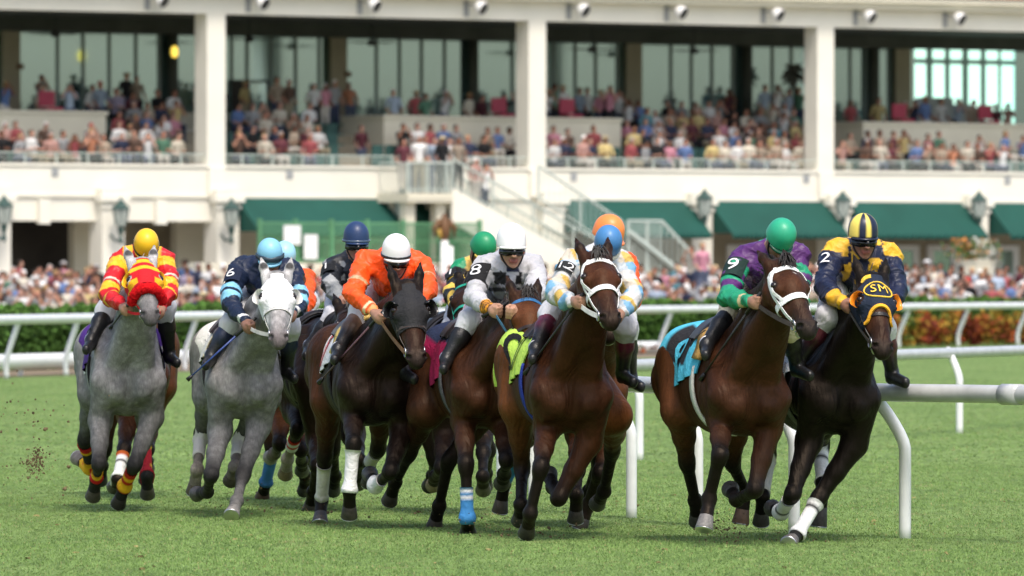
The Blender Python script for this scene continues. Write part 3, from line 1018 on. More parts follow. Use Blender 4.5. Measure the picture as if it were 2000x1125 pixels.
    mk('breeches', V, Q, M['silk'], root, bc)
    for i in (0, 1):
        S3 = Body(); kn, an, to = J['kn'][i], J['an'][i], J['toe'][i]
        b0 = np.array((.010, .010, .011)); bt = np.array(sp.get('boottop', b0))
        p1 = lerp(kn, an, .28)
        S3.cap(lerp(kn, an, .22), lerp(kn, an, .42), .072, .070, .02, bt, bt); S3.cap(lerp(kn, an, .44), an, .067, .046, .03, b0, b0)
        heel = an - fw * .035 - UP * .055
        S3.cap(an, heel, .045, .036, .03, b0); S3.cap(an - UP * .03, to - UP * .02, .042, .034, .03, b0); S3.cap(heel, to - UP * .045, .028, .026, .02, b0)
        V, Q = S3.mesh(.0115); mk('boot', V, Q, M['leather'], root, S3.colour(V))
    # ---- helmet
    prof = [(-.56, .93), (-.53, 1.0), (-.35, 1.01), (-.1, 1.0), (.24, .97), (.52, .87), (.77, .69), (.94, .47), (1.03, .25), (1.06, .05)]
    n = 36; V = []; cc = []
    for (t, q) in prof:
        for j in range(n):
            g = 2 * math.pi * j / n
            V.append(J['hm'] + hu * t * r + (hs * math.sin(g) * .99 + hf * (math.cos(g) * 1.14 - .06)) * q * r)
            cc.append(sp['hf'](t, math.degrees(g)))
    Fc = [(i * n + j, (i + 1) * n + j, (i + 1) * n + (j + 1) % n, i * n + (j + 1) % n)[::-1] for i in range(len(prof) - 1) for j in range(n)]
    Fc.append(tuple((len(prof) - 1) * n + j for j in range(n))); Fc.append(tuple(range(n))[::-1])
    he = mk('helmet', np.array(V), Fc, M['gloss' if sp.get('hgloss') else 'cover'], root, np.array(cc))
    sm = he.modifiers.new('subsurf', 'SUBSURF'); sm.levels = 1; sm.render_levels = 1
    if sp.get('cap', 1):          # short peak
        th = np.linspace(-62, 62, 20); V = []; Fc = []
        for q in th:
            g = R(q)
            e = (hs * math.sin(g) + hf * (math.cos(g) * 1.14 - .06)) * r
            ln = .20 * math.cos(g * 1.4)
            p0 = J['hm'] - hu * .47 * r + e; p1 = J['hm'] - hu * (.56) * r + e * (1.02 + ln)
            V += [p0, p1, p1 - hu * .012, p0 - hu * .014]
        for i in range(19):
            for e in range(4): Fc.append((i * 4 + e, i * 4 + (e + 1) % 4, (i + 1) * 4 + (e + 1) % 4, (i + 1) * 4 + e))
        mk('peak', np.array(V), Fc, M['gloss'], he, np.array(sp.get('peakc', sp['hf'](-.7, 0))))
    if 'band' in sp:
        th = np.linspace(0, 2 * math.pi, 41)[:-1]
        X = np.array([J['hm'] - hu * .42 * r + (hs * math.sin(g) * .99 + hf * (math.cos(g) * 1.14 - .06)) * r * 1.0 for g in th])
        O = np.array([nrm(hs * math.sin(g) + hf * math.cos(g)) for g in th])
        V, Fc = ribbon(X, O, hu, .020, .006, True); mk('helmet_band', V, Fc, M['gloss'], he, np.array(sp['band']))
    # chin strap
    for s in (-1, 1):
        pp = smooth_path([E(.090 * s, .01, .0), E(.084 * s, .02, -.06), E(.066 * s, .035, -.115), E(.034 * s, .060, -.165), E(0, .068, -.185)], 12)
        V, Fc = tube(pp, .0085, 6); mk('chin_strap', V, Fc, M['cloth'], he, np.array((.02, .018, .017)))
    if sp.get('glasses', 1):
        g = np.linspace(-78, 78, 26)
        up_on = sp.get('glasses') == 2
        O = np.array([E(0, .0, -.044) for _ in g]); Dr = np.array([hf * math.cos(R(q)) + hs * math.sin(R(q)) for q in g])
        if up_on:
            X = np.array([J['hm'] - hu * .12 * r + (hs * math.sin(R(q)) * .99 + hf * (math.cos(R(q)) * 1.14 - .06)) * r * 1.03 for q in g])
        else:
            X = B.cast(O, Dr, .2 * k, ('face', 'skull')) + Dr * .008
        wd = np.array([.036 + .020 * math.exp(-((abs(q) - 30) / 20) ** 2) for q in g]) * k
        V, Fc = ribbon(X, Dr, hu, wd, .010)
        mk('goggles', V, Fc, M['gloss'], he if up_on else root, np.array(sp.get('gcol', (.006, .006, .007))))
    J['root'] = root
    # ---- whip
    if 'whip' in sp:
        i, px, py, dd, wc = sp['whip']
        h0 = J['hand_c'][i]; e = P(px, py, h0[1] + dd)
        mb = MB(); d = nrm(e - h0)
        mb.tube([h0 - d * .10, h0 + d * .12], .013, 8, (.02, .02, .02)); mb.tube([h0 + d * .12, lerp(h0, e, .93)], [.009, .006], 8, wc)
        mb.tube([lerp(h0, e, .92), e], [.012, .020], 6, (.012, .012, .012))
        o = mb.build('riding_whip', M['leather'], None, True, col=True, loc=h0)
        tag(o, sp['whiplabel'], 'whip')
# ------------------------------------------------------------------ the field
WHITE, BLACK = (.70, .70, .70), (.012, .012, .013)
ORANGE, RED, YEL = (.85, .09, .012), (.55, .012, .018), (.80, .43, .02)
NAVY, LBLUE = (.010, .017, .045), (.22, .50, .68)
BAY = dict(coat=(.048, .0165, .0065), points=(.007, .0055, .005), muzzle=(.016, .010, .008), rump=(.075, .025, .009), fore=(.034, .012, .0055), neck=(.028, .0105, .005), face=(.055, .018, .0075))
DARK = dict(coat=(.013, .0065, .0045), points=(.005, .0045, .0045), muzzle=(.010, .007, .006), rump=(.022, .009, .005), fore=(.009, .005, .004), neck=(.008, .005, .004), face=(.022, .009, .005))
GREY = dict(grey=1, coat=(.232, .229, .229), points=(.022, .021, .021), muzzle=(.09, .085, .085), rump=(.23, .227, .227), fore=(.185, .182, .182), neck=(.22, .217, .217), face=(.34, .33, .33), legc=(.16, .157, .157), hlegc=(.16, .157, .157), hair=(.20, .19, .19), tail=(.22, .2, .19))


def solid(c): return lambda *a: c


def wrapc(*stops):
    """bands down a leg wrap: (upto, colour)"""
    def f(u, g):
        for e, c in stops:
            if u <= e: return c
        return stops[-1][1]
    return f


def jf1(w, t, x, z, y):      # red and yellow hoops and braces
    if w == 0: return YEL if (abs(abs(x) - .13) < .045 or abs(x) < .03) else RED
    k = t + (1 if w in (2, 4) else 0)
    return YEL if (.12 < k < .42 or .86 < k < 1.10 or 1.3 < k < 1.38) else ((.6, .55, .45) if .74 < k < .80 else RED)


def jf2(w, t, x, z, y):
    if w == 0: return LBLUE if abs(x) > .19 and z > .06 else NAVY
    k = t + (1 if w in (2, 4) else 0)
    if .66 < k < .82 or .95 < k < 1.14: return LBLUE
    if 1.86 < k < 1.95: return WHITE
    return (.009, .016, .040)


def jfo(w, t, x, z, y):
    k = t + (1 if w in (2, 4) else 0)
    if w and .66 < k < .74: return (.42, .30, .16)
    if w and (1.72 < k < 1.80): return (.85, .62, .38)
    if w and k > 1.86: return (.85, .30, .10)
    return ORANGE


def jforange(w, t, x, z, y): return WHITE if w in (2, 4) and t > .86 else ORANGE


def jfgrey(w, t, x, z, y):
    if w in (2, 4): return (.21, .22, .22)
    if w in (1, 3): return (.30, .31, .31) if math.sin(t * 11 + z * 40) > .55 else (.016, .018, .022)
    return (.30, .31, .31) if math.sin(x * 37) * math.sin(z * 31 + 1) > .62 else (.014, .016, .022)


def jfw(w, t, x, z, y):      # white with a black lozenge hoop, gold cuffs
    if w in (2, 4) and t > .74: return (.75, .30, .02) if int(t * 26) % 2 else (.10, .04, .01)
    if w == 0:
        ax = abs(x)
        if ax < .045 and -.04 < z < .06: return (.012, .018, .05)
        if .02 < ax < .22 and -.13 < z < -.035 - .03 * (ax < .05): return (.012, .012, .013)
        if -.185 < z < -.155: return (.03, .03, .03)
        if -.155 <= z <= -.13: return (.30, .30, .32)
    if w == 1 and .62 < t < .72: return (.012, .012, .013)
    return (.46, .46, .48)


def jfgreen(w, t, x, z, y):
    if w == 0: return (.70, .45, .10) if abs(abs(x) - .10) < .04 and z > -.1 else ((.012, .26, .11) if z > -.05 else (.012, .014, .013))
    k = t + (1 if w in (2, 4) else 0)
    if k < .2: return (.012, .26, .11)
    if .45 < k < .62 or .8 < k < 1.0 or 1.2 < k < 1.42: return (.62, .42, .07)
    return (.012, .013, .013)


def jfplaid(w, t, x, z, y):
    if w == 0: u, v = x, z + y * .4
    else: u, v = x * .8 + z * .3, (t + (1 if w in (2, 4) else 0)) * .31
    a = int(math.floor((v + 10) / .075)) % 3; b = int(math.floor((u + 10) / .07)) % 2
    c = ((.52, .52, .52), (.60, .40, .10), (.17, .36, .54))[a]
    return c if b else lerp(c, (.54, .54, .53), .72)


def jfpurple(w, t, x, z, y):
    G, U = (.018, .27, .14), (.085, .022, .13)
    if w == 0: return G if abs(x) < .035 or z > .15 else U
    k = t + (1 if w in (2, 4) else 0)
    if k < .30: return U
    if k < .52: return G
    if k < .66: return U
    if k < .78: return G
    if k < .96: return U
    if 1.72 < k < 1.80: return (.55, .45, .25)
    return G


def jfcheck(w, t, x, z, y):
    Y_ = (.74, .42, .03)
    if w == 0:
        a = int(math.floor((x + 10) / .115)) + int(math.floor((z - y * .6 + 10) / .125))
        return Y_ if (a % 2 or (abs(x) > .13 and z > -.02)) else (.010, .014, .040)
    k = t + (1 if w in (2, 4) else 0)
    if k < .18: return Y_
    return Y_ if k > 1.52 else (.010, .015, .042)


def cap_quart(t, g):
    return (.78, .62, .12) if int(math.floor((g + 38) / 52)) % 2 == 0 else (.012, .018, .045)


def hood1(t, g): return YEL if (.02 < t < .055 or .10 < t < .15 or .235 < t < .28 and abs(g) > 30) else RED


FIELD = []


def H_(**k): FIELD.append(k)


# grey with the red and yellow hood
H_(horse=dict(GREY, forelock=0, lip=(.2,.17,.16), earc=(.50, .48, .47), eyec=(.55, .54, .52), label='grey horse in a red and yellow hood with a red fleece noseband', D=66.0, cx=252, yaw=6, seed=1, poll=(278, 508), muz=(296, 622), hyaw=8, nose=-1, ears=.0,
    legs=dict(fr=dict(e=(196, 822), k=(193, 908), f=(188, 934), t=(181, 972), sg=(-1, 1, 1), hoof=(.06, .05, .045)),
              fl=dict(e=(296, 815), k=(262, 910), f=(244, 950), t=(230, 986), sg=(-1, 1, 1), hoof=(.035, .03, .03)),
              hr=dict(k=(165, 862), f=(176, 915), t=(150, 893), sg=(1, 1, 1), hoof=(.2, .17, .15)),
              hl=dict(k=(282, 862), f=(287, 928), t=(288, 968), sg=(1, -1, 1), hoof=(.07, .06, .05))),
    wraps=[('fl', 'c', .25, 1.05, wrapc((.2, (.45, .02, .01)), (.45, YEL), (.55, (.45, .02, .01)), (.95, YEL), (1, RED))),
           ('hl', 'c', .18, 1.0, lambda u, g: (.72, .45, .05) if (math.sin(u * 19) > .75 and math.sin(g * 3) > .1) or u < .07 else (.38, .018, .03)),
           ('hr', 'c', .1, .35, wrapc((.7, RED), (1, YEL))), ('hr', 'c', .72, 1.1, lambda u, g: RED if .35 < u < .6 and math.sin(g * 2) > 0 else YEL),
           ('fr', 'c', .5, .9, wrapc((.5, YEL), (1, RED)))],
    hood=dict(f=hood1, t1=.30, cup=YEL, cupr=.062, cupd=.030, hole=.052, trim=(.5, .012, .018), cup0=95),
    tack=dict(bridle=(.50, .012, .018), bmat='cloth', roll=(.62, .008, .012), brow=0, rein=(.50, .012, .02), rw=.022),
    cloth=dict(f=lambda y, q: WHITE if -1.0 < y < -.86 and abs(q) > 45 else (.06, .022, .17), ang=92), girth=(.02, .02, .022)),
   rider=dict(label='jockey in red and yellow hooped silks and a yellow helmet', seed=11, hm=(286, 474), hr=26, sh=[(234, 508), (322, 508)], el=[(212, 572), (331, 560)], ha=[(240, 600), (316, 600)],
    kn=[(208, 606), (322, 600)], an=[(178, 664), (331, 690)], pitch=62, jf=jf1, hf=solid((.80, .47, .015)), band=(.01, .01, .01), boottop=(.012, .012, .012), glasses=0,
    whip=(0, 216, 640, .4, (.02, .02, .02)), whiplabel='black whip held by the rider in red and yellow hoops'))
# pale-headed grey, white bridle
H_(horse=dict(GREY, earc=(.52, .51, .50), label='grey horse with a white face hood and white reins', D=64.5, cx=478, yaw=5, roll=2, seed=2, poll=(541, 537), muz=(545, 670), hyaw=4, face=(.50, .49, .49), muzzle=(.15, .13, .13),
    coat=(.21, .206, .203), rump=(.20, .196, .193), fore=(.175, .171, .168), neck=(.195, .191, .188),
    legs=dict(fr=dict(e=(430, 842), k=(412, 930), f=(405, 960), t=(384, 965), sg=(-1, 1, 1), hoof=(.05, .045, .045)),
              fl=dict(e=(505, 832), k=(474, 930), f=(463, 978), t=(452, 1007), sg=(-1, -1, -1), low=(.12, .115, .11), hoof=(.16, .15, .14)),
              hr=dict(k=(392, 852), f=(385, 918), t=(378, 962), sg=(1, -1, 1), low=(.22, .19, .16), hoof=(.09, .07, .06)),
              hl=dict(k=(468, 858), f=(458, 912), t=(450, 940), sg=(1, -1, 1), low=(.2, .17, .15), hoof=(.09, .07, .06))),
    wraps=[('hr', 'c', .12, .62, solid((.55, .53, .5))), ('hl', 'c', .1, .65, solid((.55, .53, .5)))],
    hood=dict(f=solid((.72, .72, .73)), t1=.34, cup=(.74, .74, .72), cupr=.060, cupd=.045, hole=.045, cup0=85),
    tack=dict(bridle=(.58, .57, .55), bmat='cloth', brow=0, rein=(.62, .58, .56), rw=.03, double=0),
    cloth=dict(f=lambda y, q: (.62, .55, .38) if y > -.58 else (.66, .65, .62), ang=80), forelock=0),
   rider=dict(label='jockey in navy and light blue silks with a light blue helmet and goggles on it', seed=12, hm=(527, 492), hr=27, sh=[(468, 525), (572, 530)], el=[(448, 585), (585, 590)], ha=[(478, 630), (572, 612)],
    kn=[(452, 632), (566, 640)], an=[(412, 694), (560, 720)], pitch=28, jf=jf2, hf=solid((.22, .50, .68)), breeches=(.50, .50, .52), boottop=(.012, .022, .06), glasses=2, gcol=(.03, .05, .07), peakc=(.22, .5, .68),
    arm=[('6', 0, .15, WHITE, (.009, .014, .035))], skin=(.24, .12, .08),
    whip=(0, 366, 742, .1, (.03, .06, .22)), whiplabel='long blue shafted whip held by the rider in navy silks'))
# chestnut hidden behind the pale-headed grey
H_(horse=dict(BAY, label='chestnut horse mostly hidden behind the grey with the white hood', D=68.3, cx=566, yaw=5, seed=3, poll=(566, 555), muz=(572, 660), hyaw=4, coat=(.15, .055, .022), rump=(.16, .06, .024), neck=(.15, .055, .022), face=(.15, .055, .022), fore=(.14, .05, .02), legc=(.15, .055, .022), hlegc=(.15, .055, .022),
    legs=dict(fr=dict(e=(548, 810), k=(546, 868), f=(536, 885), t=(528, 894), sg=(-1, 1, 1), low=(.12, .10, .09), hoof=(.22, .2, .19)),
              fl=dict(e=(590, 815), k=(588, 880), f=(590, 900), t=(590, 920), sg=(-1, 1, 1)),
              hr=dict(k=(533, 880), f=(519, 944), t=(512, 972), sg=(1, 1, 1), hoof=(.10, .06, .045)),
              hl=dict(k=(598, 880), f=(596, 930), t=(594, 960), sg=(1, 1, 1))),
    wraps=[('hr', 'c', .12, .98, solid((.05, .17, .42)))],
    tack=dict(bridle=(.02, .013, .01)), cloth=dict(f=solid((.72, .10, .02)), ang=100), forelock=0),
   rider=dict(label='jockey in plain orange silks and light blue cap behind the navy-clad rider', seed=13, hm=(556, 496), hr=24, hd=.3, sh=[(540, 560), (596, 545)], el=[(530, 600), (598, 592)], ha=[(555, 625), (574, 615)],
    kn=[(540, 640), (580, 645)], an=[(530, 690), (580, 700)], pitch=60, jf=jforange, hf=solid((.30, .58, .74)), glasses=0))
# dark horse, grey-silked rider
H_(horse=dict(DARK, label='dark brown horse running between the greys and the black-hooded horse', D=66.2, cx=645, yaw=9, seed=4, poll=(685, 598), muz=(700, 700), hyaw=8,
    legs=dict(fr=dict(e=(622, 860), k=(620, 910), f=(612, 960), t=(604, 1003), sg=(-1, 1, 1)),
              fl=dict(e=(690, 850), k=(700, 900), f=(700, 930), t=(700, 945), sg=(-1, 1, 1)),
              hr=dict(e=(585, 800), ed=1.0, k=(582, 838), f=(562, 896), t=(557, 928), sg=(-1, 1, 1), low=(.35, .31, .27), hoof=(.20, .15, .10)),
              hl=dict(k=(650, 880), f=(655, 930), t=(650, 960), sg=(1, 1, 1))),
    wraps=[('hr', 'c', .30, .62, wrapc((.25, (.5, .03, .02)), (.5, WHITE), (.72, (.5, .03, .02)), (1, WHITE)))],
    cloth=dict(f=lambda y, q: (.40, .015, .03) if -.95 < y < -.86 else ((.52, .44, .06) if abs(q) > 30 else (.02, .02, .02)), ang=104), forelock=1),
   rider=dict(label='jockey in black and grey silks with a navy helmet and dark goggles', seed=14, hm=(696, 459), hr=27, sh=[(650, 520), (742, 520)], el=[(646, 558), (745, 560)], ha=[(668, 585), (700, 590)],
    kn=[(652, 618), (720, 620)], an=[(604, 676), (710, 690)], pitch=5, jf=jfgrey, hf=solid((.018, .040, .11)), skin=(.36, .19, .13), band=(.06, .09, .14), arm=[('1', 0, .13, WHITE, (.012, .013, .015))],
    whip=(0, 588, 708, .5, (.02, .02, .02)), whiplabel='black whip held by the rider in black and grey silks'))
# black hood, orange rider
H_(horse=dict(DARK, forelock=0, label='dark bay horse in a black hood with black blinker cups', D=61.6, cx=737, yaw=9, roll=2, seed=5, poll=(797, 556), muz=(817, 712), hyaw=9, hlegc=(.05, .017, .007), rump=(.034, .013, .006), face=(.040, .014, .007), muzzle=(.02, .014, .013),
    legs=dict(fr=dict(e=(690, 806), k=(690, 868), f=(683, 958), t=(682, 1010), sg=(-1, -1, 1), hoof=(.035, .03, .028)),
              fl=dict(e=(786, 838), k=(762, 922), f=(733, 948), t=(722, 925), sg=(-1, 1, 1)),
              hr=dict(k=(634, 896), f=(628, 978), t=(625, 1028), sg=(1, 1, -1), hoof=(.05, .045, .045)),
              hl=dict(k=(738, 880), f=(722, 905), t=(720, 945), sg=(1, 1, 1))),
    wraps=[('fr', 'c', .12, 1.05, solid(WHITE)), ('fl', 'c', .55, 1.08, solid(WHITE)), ('hr', 'c', .15, .92, solid((.60, .57, .52))), ('hl', 'c', .2, .9, solid((.52, .49, .44)))],
    hood=dict(f=solid((.022, .022, .024)), t1=.37, cup=(.012, .012, .013), cupr=.066, cupd=.06, hole=.05, cup0=60),
    tack=dict(bridle=(.055, .035, .025), brow=0, rein=(.16, .075, .035), rw=.034, nw=.04),
    cloth=dict(f=lambda y, q: (.55, .55, .56) if y < -.97 or abs(q) > 76 else ((.60, .02, .05) if y < -.80 or abs(q) < 35 else (.60, .60, .62)), num='1', numcol=(.60, .02, .04), ny=-.80, y1=-1.0, ang=84), pad=(.72, .50, .16)),
   rider=dict(label='jockey in bright orange silks and a white helmet with black band', seed=15, hm=(774, 486), hr=30, sh=[(712, 512), (822, 515)], el=[(690, 574), (836, 560)], ha=[(732, 612), (815, 600)],
    kn=[(703, 612), (800, 630)], an=[(660, 682), (790, 720)], pitch=15, jf=jfo, hf=solid((.80, .80, .80)), band=(.012, .012, .012), peakc=(.8, .8, .8), boottop=(.20, .12, .08), skin=(.34, .18, .12),
    whip=(0, 622, 748, .5, (.10, .05, .06)), whiplabel='dark red whip held by the rider in orange silks'))
# dark horse, green helmet
H_(horse=dict(DARK, label='dark horse in a thin green bridle behind the number 8 rider', D=65.0, cx=905, yaw=9, seed=6, poll=(918, 548), muz=(905, 655), hyaw=-4,
    legs=dict(fr=dict(e=(870, 850), k=(862, 915), f=(850, 930), t=(846, 948), sg=(-1, 1, 1), hoof=(.2, .15, .11)),
              fl=dict(e=(945, 830), k=(944, 885), f=(943, 930), t=(944, 958), sg=(-1, -1, 1), hoof=(.06, .05, .045)),
              hr=dict(k=(850, 900), f=(845, 930), t=(838, 950), sg=(1, 1, 1)),
              hl=dict(k=(955, 880), f=(950, 925), t=(948, 950), sg=(1, 1, 1))),
    tack=dict(bridle=(.02, .28, .20), bmat='cloth', bw=.018), cloth=dict(f=solid((.05, .05, .06)), ang=80), forelock=1),
   rider=dict(label='jockey with green helmet and black and gold sleeves behind number 8', seed=16, hm=(946, 479), hr=26, sh=[(897, 528), (985, 525)], el=[(884, 578), (990, 580)], ha=[(905, 612), (960, 615)],
    kn=[(884, 640), (960, 640)], an=[(852, 676), (950, 690)], pitch=45, hy=25, jf=jfgreen, hf=lambda t, g: (.55, .42, .08) if t < -.55 else (.012, .24, .10), glasses=0, arm=[('1', 0, .14, WHITE, (.012, .012, .013))]))
# bay with blue browband, number 8
H_(horse=dict(BAY, label='bay horse with a blue browband and one blue and white leg wrap', D=60.6, cx=960, yaw=10, seed=7, poll=(1029, 574), muz=(1052, 706), hyaw=16, coat=(.042, .015, .006), neck=(.026, .0105, .005), face=(.085, .028, .010), rump=(.036, .0135, .006),
    legs=dict(fr=dict(e=(906, 822), k=(910, 908), f=(913, 1012), t=(914, 1046), sg=(-1, -1, 1), hoof=(.025, .022, .02)),
              fl=dict(e=(985, 830), k=(990, 900), f=(985, 925), t=(980, 945), sg=(-1, 1, 1)),
              hr=dict(e=(832, 800), ed=.9, k=(798, 888), f=(772, 942), t=(760, 980), sg=(1, 1, 1), hoof=(.05, .04, .036)),
              hl=dict(k=(876, 900), f=(858, 988), t=(848, 1030), sg=(1, 1, 1), hoof=(.06, .05, .045))),
    wraps=[('fr', 'c', .42, 1.12, wrapc((.08, (.05, .22, .50)), (.17, WHITE), (.26, (.05, .22, .50)), (.35, WHITE), (1, (.05, .22, .50))))],
    tack=dict(bridle=(.025, .016, .012), browcol=(.03, .13, .30), browwd=.03, rein=(.05, .16, .26)),
    cloth=dict(f=lambda y, q: (.02, .03, .07) if abs(q) < 44 else (.30, .012, .07), y1=-1.15, ang=104), girth=(.10, .10, .11)),
   rider=dict(label='jockey wearing number 8 in white and black silks and white helmet', seed=17, hm=(999, 466), hr=31, sh=[(944, 522), (1044, 520)], el=[(926, 578), (1050, 575)], ha=[(958, 602), (1010, 605)],
    kn=[(916, 628), (1010, 640)], an=[(872, 700), (1000, 720)], pitch=2, jf=jfw, hf=solid((.82, .82, .83)), hgloss=1, peakc=(.8, .8, .8), skin=(.42, .23, .15), arm=[('8', 0, .17, WHITE, (.012, .012, .013))],
    whip=(0, 1022, 575, -.05, (.02, .02, .02)), whiplabel='black whip upright in the fist of number 8'))
# orange-capped rider's bay, behind number 12
H_(horse=dict(BAY, label='bay horse hidden behind number 12 with a blue hind wrap', D=61.6, cx=1150, yaw=9, seed=8, poll=(1190, 560), muz=(1195, 650), hyaw=9, coat=(.075, .027, .010), rump=(.08, .028, .011), fore=(.075, .026, .010),
    legs=dict(fr=dict(e=(1130, 850), k=(1128, 920), f=(1126, 965), t=(1124, 1018), sg=(-1, -1, 1), hoof=(.03, .026, .024)),
              fl=dict(e=(1196, 845), k=(1172, 925), f=(1150, 985), t=(1132, 1046), sg=(-1, 1, 1), low=(.02, .014, .012), hoof=(.04, .034, .03)),
              hr=dict(e=(1040, 820), ed=.8, k=(1010, 890), f=(985, 945), t=(976, 1000), sg=(1, 1, 1), hoof=(.06, .05, .045)),
              hl=dict(k=(1170, 900), f=(1150, 960), t=(1140, 1000), sg=(1, 1, 1))),
    wraps=[('hr', 'c', .15, .85, solid((.06, .25, .58)))],
    tack=dict(), cloth=dict(f=lambda y, q: (.42, .62, .08), y0=-.42, ang=88), pad=(.42, .50, .10), forelock=0),
   rider=dict(label='jockey in orange helmet and orange silks peeking behind number 12', seed=18, hm=(1191, 449), hr=31, hd=.2, sh=[(1150, 520), (1226, 520)], el=[(1150, 580), (1236, 580)], ha=[(1170, 610), (1210, 610)],
    kn=[(1140, 640), (1224, 640)], an=[(1130, 700), (1232, 735)], pitch=20, hy=35, jf=jforange, hf=solid((.82, .24, .06)), peakc=(.8, .22, .05), breeches=(.72, .72, .7)))
# number 12
H_(horse=dict(BAY, lip=(.24,.15,.06), label='bay horse in a white bridle with a lime saddle cloth', D=58.9, cx=1118, yaw=9, roll=3, seed=9, poll=(1166, 497), muz=(1198, 630), hyaw=12, coat=(.044, .015, .006), neck=(.030, .0105, .005), face=(.054, .0175, .007), rump=(.105, .035, .011), hlegc=(.105, .035, .011), fore=(.034, .012, .0055),
    legs=dict(fr=dict(e=(1068, 838), k=(1056, 914), f=(1036, 1003), t=(1028, 1044), sg=(-1, 1, 1), hoof=(.025, .022, .02)),
              fl=dict(e=(1150, 862), k=(1090, 975), f=(1080, 950), t=(1072, 925), sg=(-1, 1, 1)),
              hr=dict(k=(1020, 918), f=(1018, 985), t=(1015, 1018), sg=(1, -1, 1), hoof=(.04, .034, .03)),
              hl=dict(e=(1196, 812), ed=.9, k=(1196, 880), f=(1180, 960), t=(1166, 985), sg=(1, 1, 1))),
    tack=dict(bridle=(.78, .77, .76), bmat='cloth', bw=.028, nw=.045, browwd=.034, double=1, rein=(.70, .68, .66), rw=.036), hair=(.008, .007, .006),
    cloth=dict(f=lambda y, q: (.46, .66, .10), y0=-.46, y1=-1.34, ang=96, num='12', numcol=(.012, .012, .013), ny=-.90), girth=(.02, .04, .25)),
   rider=dict(label='jockey wearing number 12 in yellow, white and blue plaid silks', seed=19, hm=(1189, 470), hr=29, sh=[(1116, 512), (1216, 516)], el=[(1084, 574), (1236, 580)], ha=[(1122, 588), (1212, 612)],
    kn=[(1076, 612), (1222, 640)], an=[(1046, 680), (1216, 725)], pitch=58, jf=jfplaid, hf=solid((.06, .20, .43)), boottop=(.14, .012, .04), glasses=0, peakc=(.5, .5, .4), armo=.15, arm=[('12', 0, .12, WHITE, (.02, .022, .022))],
    whip=(0, 1025, 730, .6, (.02, .02, .02)), whiplabel='short black whip held by the rider in plaid silks'))
# number 9
H_(horse=dict(BAY, label='dark bay horse with a white bridle and pale blue saddle cloth', D=57.7, cx=1466, yaw=13, roll=2, seed=10, poll=(1528, 512), muz=(1588, 648), hyaw=22, coat=(.044, .0155, .0065), rump=(.062, .021, .008), hlegc=(.07, .024, .009), face=(.048, .0165, .007), neck=(.028, .0105, .005), ears=.05, muzzle=(.016, .013, .012),
    facespots=[(.14, .03, .014, (.55, .5, .45))],
    legs=dict(fr=dict(e=(1408, 822), k=(1406, 890), f=(1386, 975), t=(1375, 1034), sg=(-1, 1, -1), hoof=(.16, .15, .145)),
              fl=dict(e=(1500, 838), k=(1474, 958), f=(1438, 975), t=(1426, 955), sg=(-1, 1, 1)),
              hr=dict(e=(1330, 800), ed=1.0, k=(1342, 905), f=(1358, 978), t=(1362, 1020), sg=(1, 1, 1)),
              hl=dict(k=(1430, 905), f=(1456, 960), t=(1446, 1022), sg=(1, 1, 1), hoof=(.12, .07, .045))),
    tack=dict(bridle=(.80, .80, .80), bmat='cloth', bw=.03, nw=.05, browwd=.036, double=1, rein=(.07, .055, .05), rw=.034, brow=1), mane_side=-1,
    cloth=dict(f=lambda y, q: (.02, .02, .024) if (-1.12 < y < -.74 and 22 < abs(q) < 70) else (.08, .44, .62), y0=-.40, y1=-1.22, ang=92, num='9', numcol=(.08, .44, .62), ny=-.93), pad=(.45, .26, .08), girth=(.62, .60, .56)),
   rider=dict(label='jockey wearing number 9 in purple and green silks, face down', seed=20, hm=(1528, 457), hr=30, sh=[(1447, 505), (1560, 500)], el=[(1422, 575), (1560, 580)], ha=[(1466, 588), (1556, 612)],
    kn=[(1428, 608), (1540, 640)], an=[(1380, 672), (1556, 712)], pitch=52, hy=14, jf=jfpurple, hf=lambda t, g: (.03, .10, .06) if t < -.68 else (.025, .34, .19), glasses=0, breeches=(.66, .57, .42), peakc=(.02, .10, .06), arm=[('9', 0, .17, WHITE, (.012, .03, .025))],
    whip=(0, 1368, 742, .5, (.02, .02, .02)), whiplabel='thin black whip held by the rider in purple and green'))
